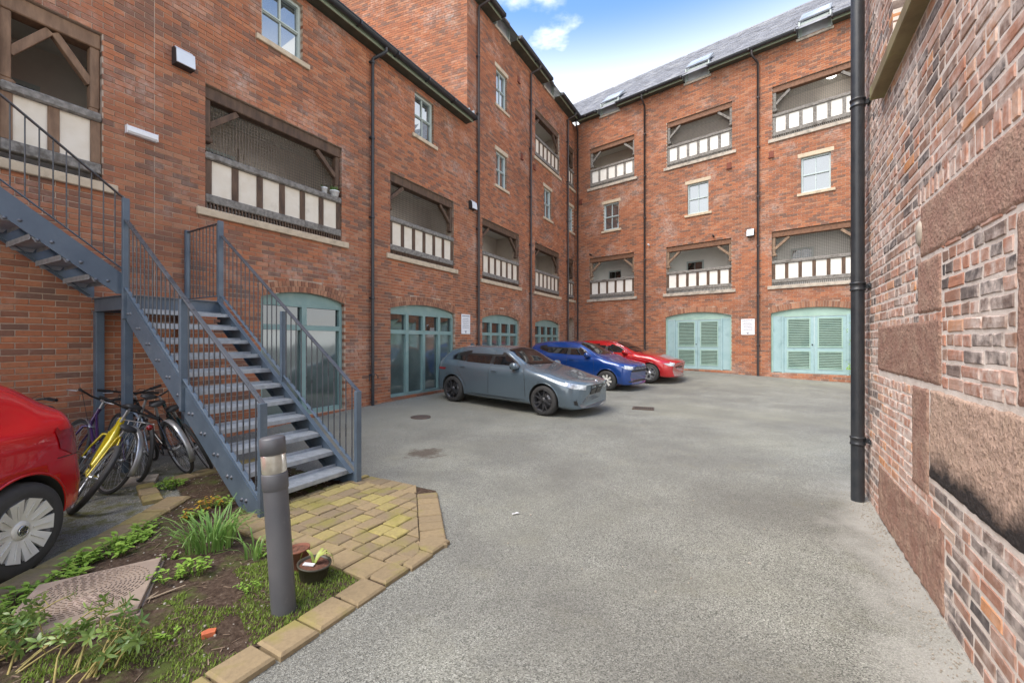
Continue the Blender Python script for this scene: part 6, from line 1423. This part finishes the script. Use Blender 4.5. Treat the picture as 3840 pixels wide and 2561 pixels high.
cycle(at_cycle(1.32, 1.30, 4, 14), 'violet cycle with black swept bars standing against the brick behind the yellow one', prp, 'city', .335, .02, bar='swept', saddle_h=.92)
# ================================================================== PLANTS AND LITTER
def leafmat(name, c1, c2, rough=.45):
    m, t, b = newmat(name); P = pos(t); at = N(t, 'ShaderNodeAttribute', attribute_name='tone'); n1 = noise(t, 25., 3., .5, P)
    col = mixc(t, at.outputs['Fac'], c1, c2); col = mixc(t, mr(t, n1.outputs['Fac'], .35, .7, 0, .35), col, tuple(x*.55 for x in c1))
    lk(t, col, b.inputs['Base Color']); b.inputs['Roughness'].default_value = rough; b.inputs['Specular IOR Level'].default_value = .4
    tr = N(t, 'ShaderNodeBsdfTranslucent'); lk(t, col, tr.inputs[0]); mx = N(t, 'ShaderNodeMixShader', ins={0: .28}); lk(t, b.outputs[0], mx.inputs[1]); lk(t, tr.outputs[0], mx.inputs[2]); lk(t, mx.outputs[0], t.nodes['Material Output'].inputs[0]); return m
MAT['weed'] = leafmat('weed_leaf', (.20, .36, .05), (.34, .52, .09)); MAT['blade'] = leafmat('daffodil_blade', (.13, .27, .055), (.28, .44, .12)); MAT['shrub'] = leafmat('glossy_shrub_leaf', (.085, .17, .045), (.28, .38, .10), .28)
MAT['amber'] = leafmat('amber_leaf', (.50, .24, .04), (.62, .42, .05)); MAT['stalk'] = M_('yellow_stalk', (.34, .27, .09), (.26, .22, .07), 20, .7, .05); MAT['mossg'] = leafmat('moss_green', (.17, .26, .035), (.29, .38, .08))
MAT['litter'] = M_('leaf_litter', (.13, .085, .055), (.26, .19, .13), 30, .9, .05); MAT['pebble'] = M_('pale_pebble', (.40, .36, .30), (.26, .23, .19), 14, .8, .08)
def leaf(m, p, d, n, L, w, t, fold=.25, droop=.2, k=4):
    """pointed leaf from p along d with upper side n"""
    d = Vector(d).normalized(); n = Vector(n); s = d.cross(n)
    if s.length < .05: s = d.cross(Vector((1, 0, 0)))
    s.normalize(); n = s.cross(d); prof = [(0, .12), (.3, .85), (.6, .9), (.85, .45), (1, .03)]
    rows = []
    for a, b in prof:
        c = Vector(p)+d*L*a-n*(droop*L*a*a); e = s*w*.5*b; rows.append([c-e+n*(fold*w*.5*b), c, c+e+n*(fold*w*.5*b)])
    m.grid(rows, t=t)
def weed(x, y, r, h, nst, seed, label, mat='weed', group='leafy weeds in the garden bed', lw=.5, L=.05, z=None):
    rg = random.Random(seed); z0 = soil_z(x, y) if z is None else z; T = thing('weed', label, 'plant', Matrix.Translation((x, y, z0)), group); m = MB(); st = MB()
    for i in range(nst):
        a = rg.uniform(0, 6.283); rr = r*math.sqrt(rg.random()); b = Vector((rr*math.cos(a)*.5, rr*math.sin(a)*.5, -.01)); hh = h*rg.uniform(.45, 1.)*(1-.5*(rr/r)**2); e = Vector((rr*math.cos(a), rr*math.sin(a), hh)); st.tube([b, (b+e)/2+Vector((0, 0, hh*.12)), e], .0022, 4, cap=False); tn = rg.random()
        for k in range(rg.randint(4, 6)):
            f = 1-.16*k*rg.uniform(.6, 1.); q = b+(e-b)*f; aa = rg.uniform(0, 6.283); d = Vector((math.cos(aa), math.sin(aa), rg.uniform(-.1, .6))); l = L*rg.uniform(.7, 1.3)*(1.1-.15*k)
            leaf(m, q, d, (0, 0, 1), l, l*lw, min(1, max(0, tn+rg.uniform(-.25, .25))))
    st.obj('stems', MAT['weed'], T); m.obj('leaves', MAT[mat], T)
ws_ = [(-2.95, 2.30, .13, .10, 20, 1), (-3.04, 2.58, .13, .10, 22, 2), (-2.98, 2.80, .11, .09, 18, 3), (-3.05, 2.98, .12, .11, 22, 4), (-2.94, 3.12, .14, .14, 28, 5), (-2.98, 3.32, .13, .12, 22, 6), (-3.06, 3.52, .09, .09, 12, 7)]
kl = ['leafy green weed at the kerb among the leggy evergreen stems', 'leafy green weed at the kerb beside the shrub with long yellow stems', 'leafy green weed between the kerb and the left corner of the inspection cover', 'leafy green weed against the kerb opposite the red car wheel', 'tallest leafy green weed, beside the far edge of the inspection cover', 'leafy green weed on the kerb between the cover and the low seedling', 'smallest leafy green weed at the far end of the kerb row']
for a in ws_: weed(a[0]+.04, a[1], a[2], a[3], a[4], a[5], kl[a[5]-1], group='leafy weeds along the garden kerb', L=.05)
weed(-3.70, 4.62, .13, .12, 34, 11, 'round bright green weed growing between the cycles and the kerb corner', L=.045)
weed(-2.68, 3.98, .07, .16, 8, 12, 'upright pale green weed between the stair foot and the flowers', L=.055, lw=.4)
weed(-2.08, 2.80, .10, .13, 16, 13, 'small green bush beside the long leaved bulb clump', L=.04)
weed(-2.20, 2.72, .11, .10, 16, 14, 'low green seedling clump at the front of the bulb leaves', L=.034)
weed(-2.78, 3.72, .10, .09, 14, 15, 'low seedling beneath the amber leaves', L=.036)
weed(-2.42, 2.99, .06, .05, 8, 16, 'small pale seedling at the corner of the inspection cover', L=.03)
weed(-1.62, 2.62, .08, .06, 10, 17, 'tiny seedling between bulb leaves and bollard', L=.026)
weed(-1.72, 3.12, .12, .14, 18, 18, 'green seedlings beside the bold paving border', L=.04)
weed(-1.78, 2.22, .05, .05, 6, 19, 'tiny seedling beside the brick fragment', L=.026)
weed(-2.78, 3.92, .11, .13, 26, 21, 'orange and yellow leaved plant by the foot of the stairs', 'amber', L=.03, lw=.6)
weed(-2.80, 3.70, .05, .10, 9, 22, 'single small plant with yellow flowers near the bulb leaves', 'amber', L=.028, lw=.7)
def bulbs(x, y, r, n, h, seed, label):
    rg = random.Random(seed); T = thing('bulb_clump', label, 'plant', Matrix.Translation((x, y, soil_z(x, y)-.01)), 'clumps of long bulb leaves'); m = MB()
    for i in range(n):
        a = rg.uniform(0, 6.283); rr = r*math.sqrt(rg.random()); b = Vector((rr*math.cos(a), rr*math.sin(a), 0)); o = rg.uniform(.2, 1.)*h*.75; aa = a+rg.uniform(-.7, .7); hh = h*rg.uniform(.6, 1.05); d = Vector((math.cos(aa), math.sin(aa), 0))
        pts = [b+d*(o*f**2.2)+Vector((0, 0, hh*(f-.32*f**3*rg.uniform(.6, 1.6)))) for f in (0, .25, .5, .72, .88, 1)]; ribbon(m, pts, rg.uniform(.009, .015), d, rg.random())
    m.obj('leaves', MAT['blade'], T)
bulbs(-2.27, 3.22, .17, 150, .34, 1, 'big clump of long arching green bulb leaves in the garden bed'); bulbs(-1.84, 3.03, .05, 16, .27, 2, 'thin clump of upright bulb leaves between the big clump and the bollard')
def shrub(x, y, L, n, seed, label, heading, lean=.45):
    """sprawling evergreen: pale stems with rosettes of glossy leaves"""
    rg = random.Random(seed); T = thing('shrub', label, 'shrub', Matrix.Translation((x, y, soil_z(x, y)-.01)), 'sprawling glossy shrubs'); st = MB(); m = MB()
    for i in range(n):
        a = R(heading)+rg.uniform(-1.0, 1.0); ln = L*rg.uniform(.55, 1.1); d = Vector((math.cos(a), math.sin(a), 0)); b = Vector((rg.uniform(-.12, .12), rg.uniform(-.08, .08), 0)); hh = ln*rg.uniform(.25, .7)*lean*1.6
        pts = [b+d*ln*f*.8+Vector((rg.uniform(-.01, .01), rg.uniform(-.01, .01), hh*math.sin(f*1.5))) for f in (0, .25, .5, .75, 1)]; st.tube(pts, [.0055, .005, .004, .0035, .0025], 5, cap=False)
        tips = [(pts[-1], (pts[-1]-pts[-2]).normalized(), 9)]
        for k in range(rg.randint(2, 4)):
            f = rg.uniform(.45, .95); j = int(f*4); q = pts[j]+(pts[min(4, j+1)]-pts[j])*(f*4-j); dd = Vector((rg.uniform(-1, 1), rg.uniform(-1, 1), rg.uniform(.2, 1.))).normalized(); e = q+dd*rg.uniform(.05, .11); st.tube([q, e], [.003, .002], 4, cap=False); tips.append((e, dd, 7))
        for e, dd, nl in tips:
            tn = rg.random()
            for k in range(nl):
                aa = k*2.4+rg.uniform(-.3, .3); s = dd.cross(Vector((0, 0, 1)))
                if s.length < .1: s = Vector((1, 0, 0))
                s.normalize(); u = s.cross(dd); ld = (s*math.cos(aa)+u*math.sin(aa))+dd*rg.uniform(.2, .9); leaf(m, e-dd*.006*k, ld, dd, rg.uniform(.03, .055), rg.uniform(.012, .019), min(1, max(0, tn*.7+rg.uniform(0, .35))), .2, .25)
    st.obj('stems', MAT['stalk'], T); m.obj('leaves', MAT['shrub'], T)
shrub(-2.62, 2.00, .42, 13, 3, 'sprawling evergreen shrub with long yellow stems at the edge of the inspection cover', 55); shrub(-2.30, 1.98, .40, 7, 6, 'glossy evergreen stems reaching across the inspection cover', 95)
shrub(-1.98, 1.92, .28, 11, 4, 'small dark glossy evergreen bush in front of the inspection cover', 80, .8); shrub(-2.85, 1.75, .40, 8, 5, 'low leggy evergreen stems behind the pale kerb', 40)
# climber by the far louvred doors
rg = random.Random(8); T = thing('climbing_plant', 'green leafy climber beside the louvred doors at the end of the old wall', 'plant', MF @ Matrix.Translation((11.15, -.25, .2))); st = MB(); m = MB()
for i in range(26):
    x = rg.uniform(-.35, .3); hgt = rg.choice((rg.uniform(.3, .9), rg.uniform(1.4, 2.2))); pts = [(rg.uniform(-.05, .1), .1, 0), (x*.4, .08, hgt*.5), (x, rg.uniform(-.15, .1), hgt)]; st.tube(pts, .006, 5, cap=False)
    for k in range(16): f = rg.uniform(.7, 1.); q = Vector((x*f, -.05, hgt*f))+Vector((rg.uniform(-.12, .12), rg.uniform(-.14, .06), rg.uniform(-.12, .12))); leaf(m, q, (rg.uniform(-1, 1), rg.uniform(-1, .2), rg.uniform(-.8, .3)), (0, -.4, 1), rg.uniform(.07, .13), rg.uniform(.03, .05), rg.random())
st.obj('stems', MAT['stalk'], T); m.obj('leaves', MAT['weed'], T)
# moss and fine grass by the front kerb
rg = random.Random(12); m = MB()
for i in range(15000):
    s = rg.uniform(.6, 2.0); t = rg.uniform(4.55, 5.32); p = LW(s, t)
    dens = mno.noise((p.x*3.1, p.y*3.1, 4.))+.35*sm(t, 4.8, 5.3)+.25*sm(s, 1.2, 1.9)
    if dens < .10 or not inside((p.x, p.y), bed): continue
    z = soil_z(p.x, p.y); a = rg.uniform(0, 6.283); h = rg.uniform(.008, .026); e = Vector((math.cos(a), math.sin(a), 0))*.004; d = Vector((math.cos(a+1.2), math.sin(a+1.2), 0))*h*.5; b = Vector((p.x, p.y, z-.002))
    m.face([b-e, b+e, b+d+Vector((0, 0, h))], t=rg.random())
m.obj('moss', MAT['mossg'], kind='stuff', label='bright green moss and fine grass along the front kerb', cat='moss')
# twigs, bark and grit on the soil
m = MB(); g = MB(); rg = random.Random(13)
for i in range(2600):
    x = rg.uniform(-3.9, -.9); y = rg.uniform(1.2, 5.6)
    if not inside((x, y), bed) or edged((x, y), bed) < .02: continue
    z = soil_z(x, y); a = rg.uniform(0, 6.283)
    if rg.random() < .55:
        l = rg.uniform(.012, .07); d = Vector((math.cos(a), math.sin(a), rg.uniform(-.1, .25)))*l; p = Vector((x, y, z+.004)); m.beam(p-d/2, p+d/2, rg.uniform(.002, .006), .003)
    else:
        r = rg.uniform(.003, .010); g.lathe([(0, -r*.3), (r, 0), (r*.7, r*.7), (0, r*.8)], 6, 'z', Matrix.Translation((x, y, z)) @ Matrix.Rotation(a, 4, 'Z') @ Matrix.Diagonal((1, rg.uniform(.6, 1), 1, 1)), smooth=False)
m.obj('leaf_litter', MAT['litter'], kind='stuff', label='twigs and bark chips scattered over the soil', cat='litter'); g.obj('grit', MAT['pebble'], kind='stuff', label='small pale stones scattered over the soil', cat='stones')
m = MB(); rg = random.Random(14)
def scatter(n, fn, rmin, rmax):
    for i in range(n):
        x, y = fn(); z = gz(x, y)+.004; a = rg.uniform(0, 6.283); r = rg.uniform(rmin, rmax); m.lathe([(r, -.002), (r*.8, r*.5), (0, r*.6)], 5, 'z', Matrix.Translation((x, y, z)) @ Matrix.Rotation(a, 4, 'Z') @ Matrix.Diagonal((1, rg.uniform(.5, 1), 1, 1)), smooth=False, t=rg.random())
def along_old():
    s = rg.uniform(.8, 5.7); t = abs(rg.gauss(0, .09))+.015; p = MR @ Vector((-s, -t, 0)); return p.x, p.y
def along_low():
    s = rg.uniform(3.4, 10.5); t = abs(rg.gauss(0, .22))+.02; p = LW(s, t); return p.x, p.y
scatter(900, along_old, .002, .007); scatter(420, along_low, .004, .016); scatter(160, lambda: (rg.uniform(-4.6, -3.6), rg.uniform(4.2, 5.6)), .004, .014)
scatter(70, lambda: (rg.uniform(-2.5, 7), rg.uniform(2.2, 13)), .004, .013)
m.obj('gravel', MAT['pebble'], kind='stuff', label='loose grit and mortar crumbs along the foot of the walls', cat='gravel')
T = thing('paper_scrap', 'small white paper scrap on the asphalt in front of the paved corner', 'litter', Matrix.Translation((.03, 3.92, gz(.03, 3.92)+.012)) @ Matrix.Rotation(.4, 4, 'Z'))
m = MB(); m.grid([[(-.035, -.008, .0), (-.01, -.012, .006), (.02, -.006, .002), (.04, -.012, .005)], [(-.03, .006, .004), (-.008, .008, .001), (.022, .012, .007), (.036, .002, .001)]]); m.obj('scrap', MAT['white'], T)
